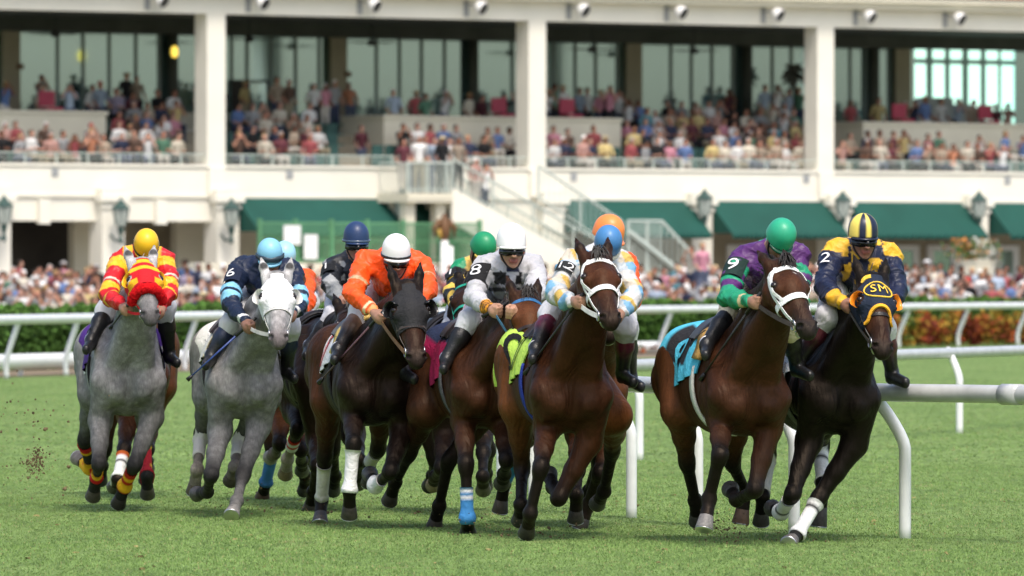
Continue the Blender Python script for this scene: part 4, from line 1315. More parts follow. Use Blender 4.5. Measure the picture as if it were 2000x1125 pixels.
# number 2
H_(horse=dict(DARK, forelock=0, lip=(.30,.20,.14), label='near-black horse in a navy hood with orange blinkers and trim', D=58.5, cx=1643, yaw=14, roll=6, seed=21, poll=(1708, 540), muz=(1730, 690), hyaw=16, face=(.050, .017, .008), muzzle=(.014, .010, .009), coat=(.006, .0045, .004), rump=(.007, .005, .004), fore=(.006, .0045, .004), neck=(.006, .0045, .004), legc=(.006, .0045, .004),
    legs=dict(fr=dict(e=(1580, 862), k=(1547, 968), f=(1526, 1000), t=(1508, 992), sg=(-1, 1, 1)),
              fl=dict(e=(1668, 868), k=(1597, 976), f=(1558, 1043), t=(1540, 1072), sg=(-1, -1, -1), hoof=(.10, .09, .085)),
              hr=dict(k=(1500, 895), f=(1490, 970), t=(1486, 1022), sg=(1, -1, 1)),
              hl=dict(k=(1602, 872), f=(1608, 945), t=(1598, 1028), sg=(1, -1, 1), hoof=(.045, .04, .036))),
    wraps=[('fr', 'c', .25, 1.1, wrapc((.62, WHITE), (.72, BLACK), (1, WHITE))), ('fl', 'c', .12, 1.05, wrapc((.16, WHITE), (.26, BLACK), (1, WHITE))), ('hr', 'c', .1, .9, solid((.6, .58, .55))), ('hl', 'c', .08, .95, wrapc((.12, BLACK), (.35, WHITE), (.42, BLACK), (1, WHITE)))],
    hood=dict(f=solid((.014, .022, .042)), t1=.375, scallop=.085, cup=(.85, .26, .02), cupr=.058, cupd=.045, hole=.052, trim=(.80, .40, .03), text='SM', textcol=(.80, .52, .06), cup0=80),
    tack=dict(bridle=(.012, .010, .010), brow=0, rein=(.06, .05, .045), double=0),
    cloth=dict(f=lambda y, q: (.70, .70, .70), y0=-.34, y1=-.86, ang=92), pad=(.55, .55, .48), girth=(.2, .2, .2)),
   rider=dict(label='jockey wearing number 2 in navy and yellow checked silks, quartered helmet', seed=22, hm=(1686, 447), hr=31, sh=[(1626, 492), (1740, 500)], el=[(1610, 562), (1752, 570)], ha=[(1648, 592), (1720, 605)],
    kn=[(1618, 618), (1726, 640)], an=[(1560, 705), (1742, 726)], pitch=6, jf=jfcheck, hf=cap_quart, peakc=(.012, .016, .035), skin=(.30, .15, .10), arm=[('2', 0, .15, WHITE, None)], boottop=(.10, .015, .03)))
# a leg of another bay shows between the legs of the red-hooded grey
H_(horse=dict(BAY, label='bay horse hidden behind the red-hooded grey, one white-wrapped leg showing', D=70.0, cx=262, yaw=2, seed=23, poll=(272, 580), muz=(280, 690), hyaw=4,
    legs=dict(fr=dict(e=(252, 815), k=(242, 878), f=(230, 935), t=(222, 952), sg=(-1, -1, 1)),
              fl=dict(e=(295, 815), k=(288, 880), f=(288, 900), t=(288, 915), sg=(-1, 1, 1)),
              hr=dict(k=(205, 880), f=(200, 910), t=(196, 940), sg=(1, 1, 1)), hl=dict(k=(284, 870), f=(284, 900), t=(284, 940), sg=(1, 1, 1))),
    wraps=[('fr', 'c', .18, 1.0, wrapc((.12, (.5, .1, .02)), (.3, WHITE), (.4, (.02, .02, .02)), (1, (.62, .62, .6))))],
    tack=dict(), forelock=0), rider=None)

for i, e in enumerate(FIELD):
    hs_, rd = e['horse'], e['rider']
    J = jockey_joints(rd, hs_['yaw'], hs_['D']) if rd else None
    hh = build_horse(hs_, J)
    if rd: build_jockey(rd, J)
# ------------------------------------------------------------------ building frame: x along the front, y inwards, z up
TH = math.atan(.70); CT, ST = math.cos(TH), math.sin(TH); D0 = 300.0


def FU(px, v=0.):
    t = (px - 1000) / FPX
    u = (D0 * t + v * (ST + CT * t)) / (CT - ST * t)
    return u


def FW(u, v, z): return np.array([u * CT - v * ST, D0 + u * ST + v * CT, z])
def FD(px, v=0.): return D0 + FU(px, v) * ST + v * CT
def FZ(py, px=1000, v=0.): return CH + (HZ - py) / FPX * FD(px, v)


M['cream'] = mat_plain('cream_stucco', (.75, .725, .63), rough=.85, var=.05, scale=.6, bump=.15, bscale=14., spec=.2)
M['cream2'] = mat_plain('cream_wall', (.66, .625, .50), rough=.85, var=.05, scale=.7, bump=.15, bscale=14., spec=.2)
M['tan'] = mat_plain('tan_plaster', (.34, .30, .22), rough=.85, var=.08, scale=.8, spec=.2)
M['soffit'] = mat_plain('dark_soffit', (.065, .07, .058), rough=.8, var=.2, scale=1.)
M['seat'] = mat_plain('green_seating', (.035, .10, .085), rough=.6, var=.2, scale=2.)
M['mull'] = mat_plain('dark_mullion', (.20, .235, .225), rough=.5)
M['awn'] = mat_plain('green_canvas', (.011, .068, .053), rough=.8, var=.10, scale=.9, bump=.2, bscale=6., spec=.25)
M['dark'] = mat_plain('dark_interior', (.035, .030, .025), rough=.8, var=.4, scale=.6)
M['grnm'] = mat_plain('pale_green_metal', (.46, .52, .47), rough=.5, var=.06)
M['fenceg'] = mat_plain('green_fence_paint', (.10, .27, .13), rough=.55, var=.15, scale=2.)
M['white'] = mat_plain('white_paint', (.78, .78, .76), rough=.4, var=.04, scale=3., bump=.05)
M['railw'] = mat_plain('white_rail_paint', (.72, .73, .73), rough=.30, var=.08, scale=5., bump=.08, bscale=12.)
M['railg'] = mat_plain('grey_rail_paint', (.46, .47, .47), rough=.28, var=.12, scale=7., bump=.08, bscale=12.)
M['lant'] = mat_plain('lantern_green', (.03, .07, .06), rough=.4)
M['lglass'] = mat_plain('lantern_glass', (.42, .46, .42), rough=.25)
M['tile'] = mat_plain('roof_tile', (.45, .16, .09), rough=.8, var=.25, scale=3., bump=.3)
M['grey'] = mat_plain('grey_metal', (.30, .31, .31), rough=.45)
M['black'] = mat_plain('black_metal', (.015, .015, .015), rough=.5)
M['brown'] = mat_plain('brown_paint', (.13, .06, .02), rough=.6, var=.3, scale=5.)
M['gold'] = mat_plain('gold_paint', (.45, .27, .04), rough=.5, var=.2, scale=5.)
m, nt, b = new_mat('tinted_glass')
b.inputs['Base Color'].default_value = (.54, .76, .78, 1); b.inputs['Roughness'].default_value = .10; b.inputs['Metallic'].default_value = .92
tc = N(nt, 'ShaderNodeTexCoord'); no = N(nt, 'ShaderNodeTexNoise', Scale=.35, Detail=3.); nt.links.new(tc.outputs['Object'], no.inputs['Vector'])
cr = N(nt, 'ShaderNodeMapRange'); cr.inputs['To Min'].default_value = .05; cr.inputs['To Max'].default_value = .12; nt.links.new(no.outputs['Fac'], cr.inputs['Value']); nt.links.new(cr.outputs['Result'], b.inputs['Roughness'])
M['glass'] = m


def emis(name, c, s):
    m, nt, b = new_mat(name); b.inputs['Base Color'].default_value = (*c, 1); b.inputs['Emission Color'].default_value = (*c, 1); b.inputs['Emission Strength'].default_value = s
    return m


M['bright'] = emis('sky_glow_window', (.62, .95, .80), .9)  # panes given a glow of their own for the bright sky behind
M['lampon'] = emis('lamp_glow', (1., .70, .10), .9)

gs = empty('grandstand', (0, D0, 0), 'cream racecourse grandstand with white columns, dark windows and green awnings', 'grandstand', rz=TH)
UL, UR = FU(-260), FU(2420)
zPB, zPT, zFB, zFT = 4.71, 5.90, 11.29, 12.0


def part(name, mat, fn, parent=gs, smooth=False):
    mb = MB(); fn(mb); return mb.build(name, M[mat], parent, smooth, local=True)


COLS = [-290, 406, 1034, 1598, 2130]
part('fascia', 'cream', lambda b: b.box((UL, -.02, zFB), (UR, .8, zFT)).box((UL, -.06, zFB - .01), (UR, -.021, zFB + .06)))
part('cornice', 'cream2', lambda b: b.box((UL, -.55, zFT + .002), (UR, .9, zFT + .22)).box((UL, -.75, zFT + .221), (UR, .9, zFT + .46)))
def roof_(b): b.add([(UL, -.85, zFT + .47), (UR, -.85, zFT + .47), (UR, 12, zFT + 5.0), (UL, 12, zFT + 5.0), (UL, -.85, zFT + .56), (UR, -.85, zFT + .56), (UR, 12, zFT + 5.1), (UL, 12, zFT + 5.1)], [(0, 3, 2, 1), (4, 5, 6, 7), (0, 1, 5, 4), (1, 2, 6, 5), (2, 3, 7, 6), (3, 0, 4, 7)])
part('roof', 'tile', roof_)
part('parapet', 'cream', lambda b: b.box((UL, 0, zPB), (UR, .28, zPT - .10)).box((UL, -.07, zPT - .099), (UR, .34, zPT)).box((UL, -.04, zPB + .001), (UR, -.001, zPB + .10)))
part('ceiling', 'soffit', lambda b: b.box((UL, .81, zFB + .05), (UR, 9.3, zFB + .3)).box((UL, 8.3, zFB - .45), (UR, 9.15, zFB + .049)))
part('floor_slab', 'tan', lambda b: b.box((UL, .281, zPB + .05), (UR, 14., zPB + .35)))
for px in COLS:
    u = FU(px - 3)
    part('column', 'cream', lambda b: b.box((u, -.05, zPT + .002), (u + .78, .76, zFB - .002)).box((u + .04, -.12, zPB + .11), (u + .74, -.041, zPT - .10)))
# raked seating
def seats_(b):
    for j in range(5):
        v = .75 + 1.15 * j; z = 5.50 + .40 * j
        b.box((UL, v, zPB + .351), (UR, v + 1.15 - .002, z))
part('terrace', 'tan', seats_)
for (p0, p1, js) in ((-250, 372, (0, 1)), (212, 372, (2, 3, 4)), (447, 688, (0, 1, 2, 3, 4)), (752, 1008, (0, 1)), (1062, 1572, (0, 1)), (1215, 1572, (2, 3, 4)), (1626, 2300, (0, 1))):
    for j in js:
        def row_(b):
            v = .75 + 1.15 * j; z = 5.501 + .40 * j
            u = FU(p0, v); ue = FU(p1, v)
            while u + .5 < ue:
                b.box((u, v + .42, z + .38), (u + .50, v + .84, z + .44)); b.box((u, v + .845, z + .40), (u + .50, v + .90, z + .82)); b.box((u + .2, v + .5, z), (u + .3, v + .8, z + .379)); u += .60
        part('seat_row', 'seat', row_)
BOX = [(-260, 207), (750, 1213), (1686, 2420)]
for p0, p1 in BOX:
    part('balcony_box', 'cream2', lambda b: b.box((FU(p0, 3.3), 3.3, 5.45), (FU(p1, 3.3), 9.0, 7.70)).box((FU(p0, 3.3) - .06, 3.24, 7.701), (FU(p1, 3.3) + .06, 9.0, 7.82)))
for p0, p1 in ((207, 750), (1213, 1686)):
    part('upper_walkway', 'tan', lambda b: b.box((FU(p0, 6.5) + .02, 6.5, 5.45), (FU(p1, 6.5) - .02, 9.0, 7.20)))
# window wall
VW = 9.2
part('window_wall', 'glass', lambda b: b.box((UL, VW, 7.6), (FU(1786, VW), VW + .1, 10.86)).box((FU(1982, VW), VW, 7.6), (UR, VW + .1, 10.86)))
part('window_sill', 'cream2', lambda b: b.box((UL, VW - .1, 7.3), (UR, VW + .2, 7.599)).box((UL, VW - .12, 7.6), (UR, VW - .02, 7.95)))
def mulls_(b):
    pxs = [-60, -20, 18, 112, 162, 213, 265, 310, 452, 482, 528, 577, 623, 668, 735, 780, 823, 868, 1000, 1080, 1123, 1163, 1205, 1247, 1310, 1350, 1390, 1430, 1508, 1545, 1660, 1690, 1735, 1760]
    for p in pxs + list(range(2010, 2400, 38)):
        u = FU(p, VW); b.box((u - .045, VW - .06, 7.96), (u + .045, VW - .001, 10.859))
    b.box((UL, VW - .061, 10.86), (UR, VW + .1, 11.0))
part('mullions', 'mull', mulls_)
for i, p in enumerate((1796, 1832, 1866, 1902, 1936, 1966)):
    part('sky_glow_pane', 'bright', lambda b: b.box((FU(p - 9, VW + .6), VW + .6, 7.9 if i > 3 else 8.6), (FU(p + 13, VW + .6), VW + .65, 10.3)).box((FU(p - 9, VW + .6), VW + .6, 10.5), (FU(p + 13, VW + .6), VW + .65, 11.2)))
part('recess_wall', 'mull', lambda b: b.box((FU(1786, VW + .7), VW + .7, 7.6), (FU(1986, VW + .7), VW + .8, 11.3)))
part('service_counter', 'grey', lambda b: b.box((FU(1800, VW + .1), VW + .1, 7.96), (FU(1862, VW + .1), VW + .5, 8.95)).box((FU(1864, VW + .1), VW + .1, 7.96), (FU(1905, VW + .1), VW + .5, 8.7)))
for p0, p1 in ((24, 62), (668, 698), (1249, 1272), (1776, 1796)):
    u = FU((p0 + p1) / 2, VW - 1.0)
    part('inner_column', 'tan', lambda b: b.box((u - .36, VW - .30, 7.30), (u + .36, VW - .122, zFB - .46)))
for p in (338, 925, 1460, 1708):
    u = FU(p, VW - .28)
    part('round_column', 'soffit', lambda b: b.tube([(u, VW - .28, 7.35), (u, VW - .28, zFB - .46)], .19, 16), smooth=True)
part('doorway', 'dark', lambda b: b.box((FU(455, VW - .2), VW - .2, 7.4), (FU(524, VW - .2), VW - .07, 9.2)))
part('door_glass', 'glass', lambda b: b.box((FU(488, VW - .25), VW - .25, 7.9), (FU(520, VW - .25), VW - .201, 9.1)))
# rail along the parapet
def prail_(b):
    b.box((UL, .12, zPT + .33), (UR, .17, zPT + .38)); b.box((UL, .12, zPT + .16), (UR, .16, zPT + .19))
    u = UL
    while u < UR: b.box((u, .125, zPT + .001), (u + .05, .165, zPT + .329)); u += 1.3
part('parapet_rail', 'grnm', prail_)
for p in (107, 565, 1120, 1574, 1967):
    part('wall_vent', 'grey', lambda b: b.box((FU(p) - .14, -.03, 5.42), (FU(p) + .14, -.001, 5.72)))
# ground floor
PIERS = [-10, 212, 436, 772, 1072, 1362, 1632, 1902, 2160]
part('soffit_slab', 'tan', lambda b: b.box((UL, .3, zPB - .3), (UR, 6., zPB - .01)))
for px in PIERS:
    u = FU(px)
    part('pier', 'cream', lambda b: b.box((u - .46, -.32, 0), (u + .46, .55, 4.55)).box((u - .62, -.48, 4.551), (u + .62, -.071, 4.75)).box((u - .56, -.42, 4.751), (u + .56, -.071, 5.0)).box((u - .53, -.38, 4.30), (u + .53, -.321, 4.44)))
part('spandrel', 'cream', lambda b: b.box((UL, .06, 3.86), (FU(436) - .47, .5, zPB - .002)))
for p in (84, 312):
    part('corbel', 'cream', lambda b: b.box((FU(p) - .22, -.14, 3.75), (FU(p) + .22, .059, 4.62)))
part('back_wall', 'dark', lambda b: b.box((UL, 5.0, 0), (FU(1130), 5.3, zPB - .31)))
for p0, p1 in ((145, 190), (345, 405), (450, 520), (640, 760)):
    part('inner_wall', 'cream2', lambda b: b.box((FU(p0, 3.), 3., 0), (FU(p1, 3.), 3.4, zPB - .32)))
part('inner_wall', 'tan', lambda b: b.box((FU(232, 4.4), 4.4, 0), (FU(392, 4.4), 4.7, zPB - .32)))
part('stair_wall', 'cream', lambda b: b.box((FU(912), .08, 0), (FU(1072) - .47, .45, zPB - .002)))
part('shop_front', 'tan', lambda b: b.box((FU(1130), 3.2, 0), (UR, 3.5, zPB - .31)))
for p0, p1 in ((1180, 1240), (1420, 1470), (1500, 1560), (1735, 1795), (1812, 1868), (1945, 1990)):
    w = part('window', 'white', lambda b: b.box((FU(p0, 3.1), 3.08, .4), (FU(p0, 3.1) + .28, 3.198, 3.1)).box((FU(p1, 3.1) - .28, 3.08, .4), (FU(p1, 3.1), 3.198, 3.1)).box((FU(p0, 3.1) + .281, 3.08, 2.9), (FU(p1, 3.1) - .281, 3.198, 3.1)))
    part('pane', 'glass', lambda b: b.box((FU(p0, 3.1) + .282, 3.12, .4), (FU(p1, 3.1) - .282, 3.19, 2.89)), w)
for (p0, p1) in ((462, 752), (798, 900), (1096, 1344), (1384, 1612), (1656, 1882), (1926, 2140)):
    def awn_(b):
        u0, u1 = FU(p0), FU(p1); zt, zb, pv = 4.70, 3.50, -1.45
        ub0, ub1 = u0 + .1, u1 + 0.1
        n = 14; V = []; Fq = []
        for i in range(n + 1):
            a = i / n
            for k in range(6):
                q = k / 5; z = zt + (zb - zt) * q - .05 * math.sin(q * math.pi); v = -.02 + pv * q
                V.append((u0 + (u1 - u0) * a, v, z + (.012 * math.sin(a * 44)) * q))
        for i in range(n):
            for k in range(5): Fq.append((i * 6 + k, i * 6 + k + 1, (i + 1) * 6 + k + 1, (i + 1) * 6 + k))
        b.add(V, Fq)
        for i in range(n):          # valance
            a0, a1 = i / n, (i + 1) / n; x0, x1 = u0 + (u1 - u0) * a0, u0 + (u1 - u0) * a1
            b.box((x0 + .002, pv - .05, zb - .20), (x1 - .002, pv - .022, zb + .01))
        for u in (u0, u1): b.add([(u, -.02, zt), (u, pv - .02, zb), (u, -.02, zb)], [(0, 1, 2)])
    part('awning', 'awn', awn_, smooth=True)
# lanterns on the piers
for i, (px, py) in enumerate(((8, 420), (236, 425), (452, 425), (784, 405), (1376, 405), (1646, 408), (1912, 408))):
    v = -1.0; u = FU(px, v); z = FZ(py, px, v)
    q = FW(u, v, z - .45)
    ln = empty('wall_lantern', q, 'green carriage lantern on ' + ['the pier at the far left of the stand', 'the first full pier left of the awnings', 'the pier beside the first awning', 'the pier under the stair landing', 'the pier left of the number 9 rider', 'the pier above the number 2 rider', 'the pier nearest the flower planter'][i], 'lantern', 'lanterns along the grandstand piers', rz=TH)
    mb = MB(); V, Fc = lathe(np.array([0, 0, .12]), UP, [(0, .10), (.05, .20), (.6, .30), (.62, .10)], 6); mb.add(V, Fc); mb.build('glass', M['lglass'], ln, local=True)
    mb = MB(); V, Fc = lathe(np.array([0, 0, .74]), UP, [(0, .34), (.06, .33), (.22, .14), (.27, .13), (.34, .05), (.44, .02)], 8); mb.add(V, Fc)
    for k in range(6):
        g = k * math.pi / 3; mb.tube([(.2 * math.cos(g), .2 * math.sin(g), .17), (.31 * math.cos(g), .31 * math.sin(g), .73)], .02, 5)
    V, Fc = lathe(np.array([0, 0, -.5]), UP, [(0, .03), (.1, .09), (.3, .05), (.5, .12), (.62, .13)], 8); mb.add(V, Fc)
    mb.tube([(0, 0, -.3), (0, .35, -.38), (0, .68, -.15)], .04, 6); mb.build('frame', M['lant'], ln, local=True)
# floodlights on the fascia
for i, px in enumerate((315, 512, 730, 938, 1138, 1329, 1518, 1698, 1873)):
    u = FU(px, -.6); q = FW(u, -.6, zFT - .28)
    fl = empty('floodlight', q, 'white floodlight on the fascia, ' + ['the one left of the first column', 'first to the right of the first column', 'midway over the second bay', 'last before the second column', 'first to the right of the second column', 'middle one of the third bay', 'last before the third column', 'first to the right of the third column', 'the rightmost one'][i], 'floodlight', 'floodlights along the fascia', rz=TH)
    mb = MB(); d = nrm((.35, -.8, -.45)); V, Fc = lathe(np.zeros(3) - d * .2, d, [(0, .10), (.08, .19), (.34, .26), (.36, .25)], 14); mb.add(V, Fc); mb.build('housing', M['white'], fl, True, local=True)
    mb = MB(); V, Fc = lathe(d * .165, d, [(0, .235), (.02, .22)], 14); mb.add(V, Fc); mb.build('lens', M['black'], fl, local=True)
    mb = MB(); mb.tube([(-.1, .02, .05), (-.22, .3, .1), (-.22, .575, .1)], .035, 6); mb.box((-.34, .555, -.35), (-.12, .578, .22)); mb.build('bracket', M['grey'], fl, local=True)
# ceiling fans, lamp
for i, (px, py) in enumerate(((108, 66), (487, 76), (726, 83), (1156, 96), (1356, 99))):
    v = 6.5; u = FU(px, v); z = FZ(py, px, v); q = FW(u, v, z)
    cf = empty('ceiling_fan', q, 'dark ceiling fan under the stand roof, ' + ['left of the glowing lamp', 'just right of the first column', 'in the middle of the second bay', 'just right of the second column', 'second from the second column in its bay'][i], 'ceiling fan', 'ceiling fans under the stand roof', rz=TH)
    mb = MB(); V, Fc = lathe(np.array([0, 0, -.12]), UP, [(0, .08), (.04, .18), (.16, .18), (.22, .06)], 10); mb.add(V, Fc); mb.tube([(0, 0, .1), (0, 0, zFB + .04 - z)], .03, 6); mb.build('motor', M['black'], cf, local=True)
    for k in range(5):
        g = k * 2 * math.pi / 5 + .3; c, s = math.cos(g), math.sin(g); mb = MB()
        V = [(c * r0 - s * w, s * r0 + c * w, h_) for h_ in (-.015, .015) for (r0, w) in ((.17, -.05), (.95, -.09), (.95, .09), (.17, .05))]
        mb.add(V, [(0, 3, 2, 1), (4, 5, 6, 7), (0, 1, 5, 4), (1, 2, 6, 5), (2, 3, 7, 6), (3, 0, 4, 7)]); mb.build('blade', M['black'], cf, local=True)
v = 6.; u = FU(341, v); q = FW(u, v, FZ(101, 341, v))
pl_ = empty('pendant_lamp', q, 'glowing yellow pendant lamp left of the first column', 'lamp', rz=TH)
mb = MB(); V, Fc = lathe(np.array([0, 0, -.24]), UP, [(.03, .04), (.08, .11), (.24, .135), (.4, .10), (.45, .04)], 12); mb.add(V, Fc); mb.build('shade', M['lampon'], pl_, True, local=True)
mb = MB(); mb.tube([(0, 0, .24), (0, 0, zFB + .05 - q[2])], .015, 5); mb.build('cord', M['black'], pl_, local=True)
for (px, p0, p1) in ((45, 130, 0), (685, 145, 0)):
    v = VW - .31; u = FU(px - 6, v); q = FW(u, v, FZ(p0, px, v)); mb = MB(); mb.box((-.14, -.05, -.1), (.14, 0, .1)); mb.box((-.10, -.07, -.06), (.10, -.051, .06))
    o = mb.build('notice_plate', M['brown'], None, local=True); o.location = q; o.rotation_euler = (0, 0, TH); tag(o, 'small red brown plate on the tan inner column ' + ('at the far left' if px < 100 else 'of the second bay'), 'sign')
# dark palm shape modelled in place of trees reflected in the third bay's glass
v = 7.6; px = 1552; u = FU(px, v); q = FW(u, v, 7.6)
pm = empty('tree_reflection', q, 'dark palm-shaped stand-in for trees reflected in the window left of the third column', 'reflection', rz=TH)
mb = MB(); mb.tube([(0, 0, 0), (.05, 0, 1.2), (0, 0, 2.0)], [.10, .08, .07], 8); mb.build('trunk', M['soffit'], pm, local=True)
mb = MB()
for k in range(70):
    d = nrm(rng.normal(0, 1, 3) * (1, .6, .7)); a_ = np.array([rng.uniform(-.3, .25), 0, 2.0 + rng.uniform(-.1, .4)]); V, Fc = ribbon([a_, a_ + d * .25, a_ + d * .42 - UP * .08], np.tile(nrm(np.cross(d, UP) + .01), (3, 1)), UP, [.12, .16, .02], .01); mb.add(V, Fc)
mb.build('crown', M['soffit'], pm, local=True)

# ------------------------------------------------------------------ stair to the upper level
VS0 = -2.05
stair = empty('outside_stair', FW(FU(884, VS0), VS0, 0), 'cream concrete stair with pale green railings rising to a landing', 'staircase', rz=TH)
SU = FU(884, VS0)
def su(px): return FU(px, VS0) - SU
zL = FZ(378, 884, VS0) + .0; uB = su(1315); zBt = .45
part('landing', 'cream2', lambda b: b.box((su(796), 0, zL - .32), (0, 1.92, zL)).box((su(796), -.03, zL - .2), (0, -.001, zL - .02)), stair)
part('landing_post', 'cream2', lambda b: b.box((su(802), .3, 0), (su(802) + .4, .7, zL - .33)).box((-.5, .3, 0), (-.1, .7, zL - .33)), stair)
nst = 26
def steps_(b):
    for i in range(nst):
        a0, a1 = i / nst, (i + 1) / nst; z1 = zL + (zBt - zL) * a0; z0 = zL + (zBt - zL) * a1
        b.box((uB * a0 + .001, .16, z0 - .35), (uB * a1, 1.6, z1 - .17))
part('steps', 'cream2', steps_, stair)
for v in (0, 1.62):
    part('stringer', 'cream', lambda b: b.add([(0, v, zL - 1.05), (uB, v, zBt - 1.1), (uB, v, zBt + .22), (0, v, zL + .22), (0, v + .15, zL - 1.05), (uB, v + .15, zBt - 1.1), (uB, v + .15, zBt + .22), (0, v + .15, zL + .22)], [(0, 1, 2, 3), (7, 6, 5, 4), (0, 4, 5, 1), (1, 5, 6, 2), (2, 6, 7, 3), (3, 7, 4, 0)]), stair)
def rail_(b, x0, z0, x1, z1, v, n, h_=1.05):
    b.tube([(x0, v, z0 + h_), (x1, v, z1 + h_)], .045, 6); b.tube([(x0, v, z0 + .12), (x1, v, z1 + .12)], .03, 5)
    for i in range(n + 1):
        a = i / n; x = x0 + (x1 - x0) * a; z = z0 + (z1 - z0) * a; w = .035 if i % 8 == 0 else .012
        b.box((x - w, v - w, z + .02), (x + w, v + w, z + h_))
for v in (.075, 1.69):
    part('railing', 'grnm', lambda b: rail_(b, .05, zL + .2, uB - .02, zBt + .2, v, 44), stair)
part('railing', 'grnm', lambda b: rail_(b, su(796) + .05, zL, -.02, zL, .06, 18, 1.1), stair)
def r_side(b):
    for i in range(6): b.box((su(796) + .02, .2 + i * .3, zL + .001), (su(796) + .05, .23 + i * .3, zL + 1.05))
    b.box((su(796) + .01, .1, zL + 1.051), (su(796) + .06, 1.85, zL + 1.11))
part('railing', 'grnm', r_side, stair)
# far railing on the second flight at the foot
ft = empty('stair_foot_railing', FW(FU(1226, -6.5), -6.5, 0), 'pale railing with sloping handrail at the foot of the stair', 'railing', rz=TH)
def ftr(b):
    V0 = FU(1226, -6.5)
    x1, x2 = FU(1292, -6.5) - V0, FU(1372, -6.5) - V0
    rail_(b, 0, 1.3, x1, 1.3, 0, 14, 2.6); 
    b.tube([(x1, 0, 3.9), (x2, 0, 2.3)], .06, 6); b.tube([(0, -.1, 3.5), (x2 * .9, -.1, 1.6)], .09, 6)
    for k in range(8):
        a = k / 8; b.box((x1 + (x2 - x1) * a, -.02, .9), (x1 + (x2 - x1) * a + .03, .02, 3.88 - 1.6 * a))
part('rails', 'grnm', ftr, ft)
def ftr2(b):
    V0 = FU(1226, -6.5); xa = FU(1062, -6.5) - V0
    rail_(b, xa, FZ(392, 1062, -6.5), -.05, FZ(500, 1226, -6.5), .3, 16, 1.25)
part('upper_rails', 'grnm', ftr2, ft)

# ------------------------------------------------------------------ green fence, post with ornament, planter
VF = -9.0
gf = empty('lattice_fence', FW(FU(505, VF), VF, 0), 'pale green barred fence with two white notices in front of the awning', 'fence', rz=TH)
fu = lambda p: FU(p, VF) - FU(505, VF)
zf0, zf1 = FZ(512, 720, VF), FZ(434, 720, VF)
def fence_(b):
    b.box((0, 0, zf1 - .07), (fu(942), .06, zf1)); b.box((0, 0, zf0), (fu(942), .06, zf0 + .08)); b.box((0, .002, (zf0 + zf1) / 2), (fu(942), .055, (zf0 + zf1) / 2 + .05))
    x = 0.
    while x < fu(942): b.box((x, .008, zf0 + .081), (x + .035, .05, zf1 - .071)); x += .105
part('bars', 'fenceg', fence_, gf)
for p in (505, 575, 645, 715, 785, 855, 935): part('post', 'fenceg', lambda b: b.box((fu(p), -.05, 0), (fu(p) + .12, .10, zf1 + .1)), gf)
for a0, a1, b0, b1 in ((552, 585, 440, 478), (592, 618, 458, 506)):
    part('notice', 'white', lambda b: b.box((fu(a0), -.08, FZ(b1, 600, VF)), (fu(a1), -.052, FZ(b0, 600, VF))), gf)
lw = MB(); lw.box((FU(380, VF - .3), VF - .3, 0), (FU(1120, VF - .3), VF + .4, zf0 - .03)); o = lw.build('low_wall', M['cream2'], None, local=True); o.location = (0, D0, 0); o.rotation_euler = (0, 0, TH); tag(o, 'low cream wall under the pale green fence behind the crowd', 'wall')
v = -9.6; q = FW(FU(868, v), v, 0)
orn = empty('ornamental_post', q, 'pale post topped with a brown and gold ornament beside the stair', 'post', rz=TH)
z0_ = FZ(470, 868, v)
part('post', 'white', lambda b: b.tube([(0, 0, 0), (0, 0, z0_)], .14, 10).tube([(.25, 0, 0), (.25, 0, z0_ - .2)], .10, 10), orn, True)
def orn_(b):
    V, Fc = lathe(np.array([0, 0, z0_]), UP, [(0, .12), (.15, .18), (.35, .22), (.6, .2), (.8, .12), (.95, .04)], 12); b.add(V, Fc)
    for s in (-1, 1): b.tube([(s * .2, 0, z0_ + .7), (s * .42, 0, z0_ + .45), (s * .4, 0, z0_ + .1)], [.10, .10, .04], 8)
part('ornament', 'brown', orn_, orn, True)
part('trim', 'gold', lambda b: b.tube([(-.3, -.1, z0_ + .4), (-.25, -.12, z0_ + .1)], [.05, .07], 8), orn, True)
if 0: part('trim', 'gold', lambda b: b.tube([(-.45, -.1, z0_ + .6), (-.35, -.15, z0_ - .1), (-.2, -.15, z0_ - .6)], [.05, .12, .05], 8).tube([(.45, -.1, z0_ + .6), (.4, -.15, z0_ - .1), (.25, -.15, z0_ - .6)], [.05, .12, .05], 8), orn, True)
q = P(1905, 540, 277); q[2] = 0
plt = empty('planter', q, 'beige planter with white and orange flowers above the crowd at right', 'planter')
zt = CH + (540 - 508) / FPX * 277
V, Fc = lathe(np.array([q[0], q[1], 0]), UP, [(-.4, .45), (0, .5), (.2, .55), (zt - .2, .66), (zt, .72), (zt + .001, .6)], 8); mk('tub', V, Fc, M['cream2'], plt, smooth=False)
mb = MB(); r = np.random.default_rng(4)
for i in range(420):
    c = np.array([q[0], q[1], zt]) + r.normal(0, 1, 3) * (.42, .3, .22) + (0, 0, .32); d = nrm(r.normal(0, 1, 3)); e = nrm(np.cross(d, r.normal(0, 1, 3)))
    k = r.random(); cl = (.55, .55, .5) if k < .25 and c[0] > q[0] - .1 else ((.5, .2, .05) if k < .38 else (.06, .13, .03))
    mb.add([c - d * .09, c + e * .05, c + d * .09, c - e * .05], [(0, 1, 2, 3)], cl)
tag(mb.build('flowers', M['cloth'], plt, col=True), kind='stuff')

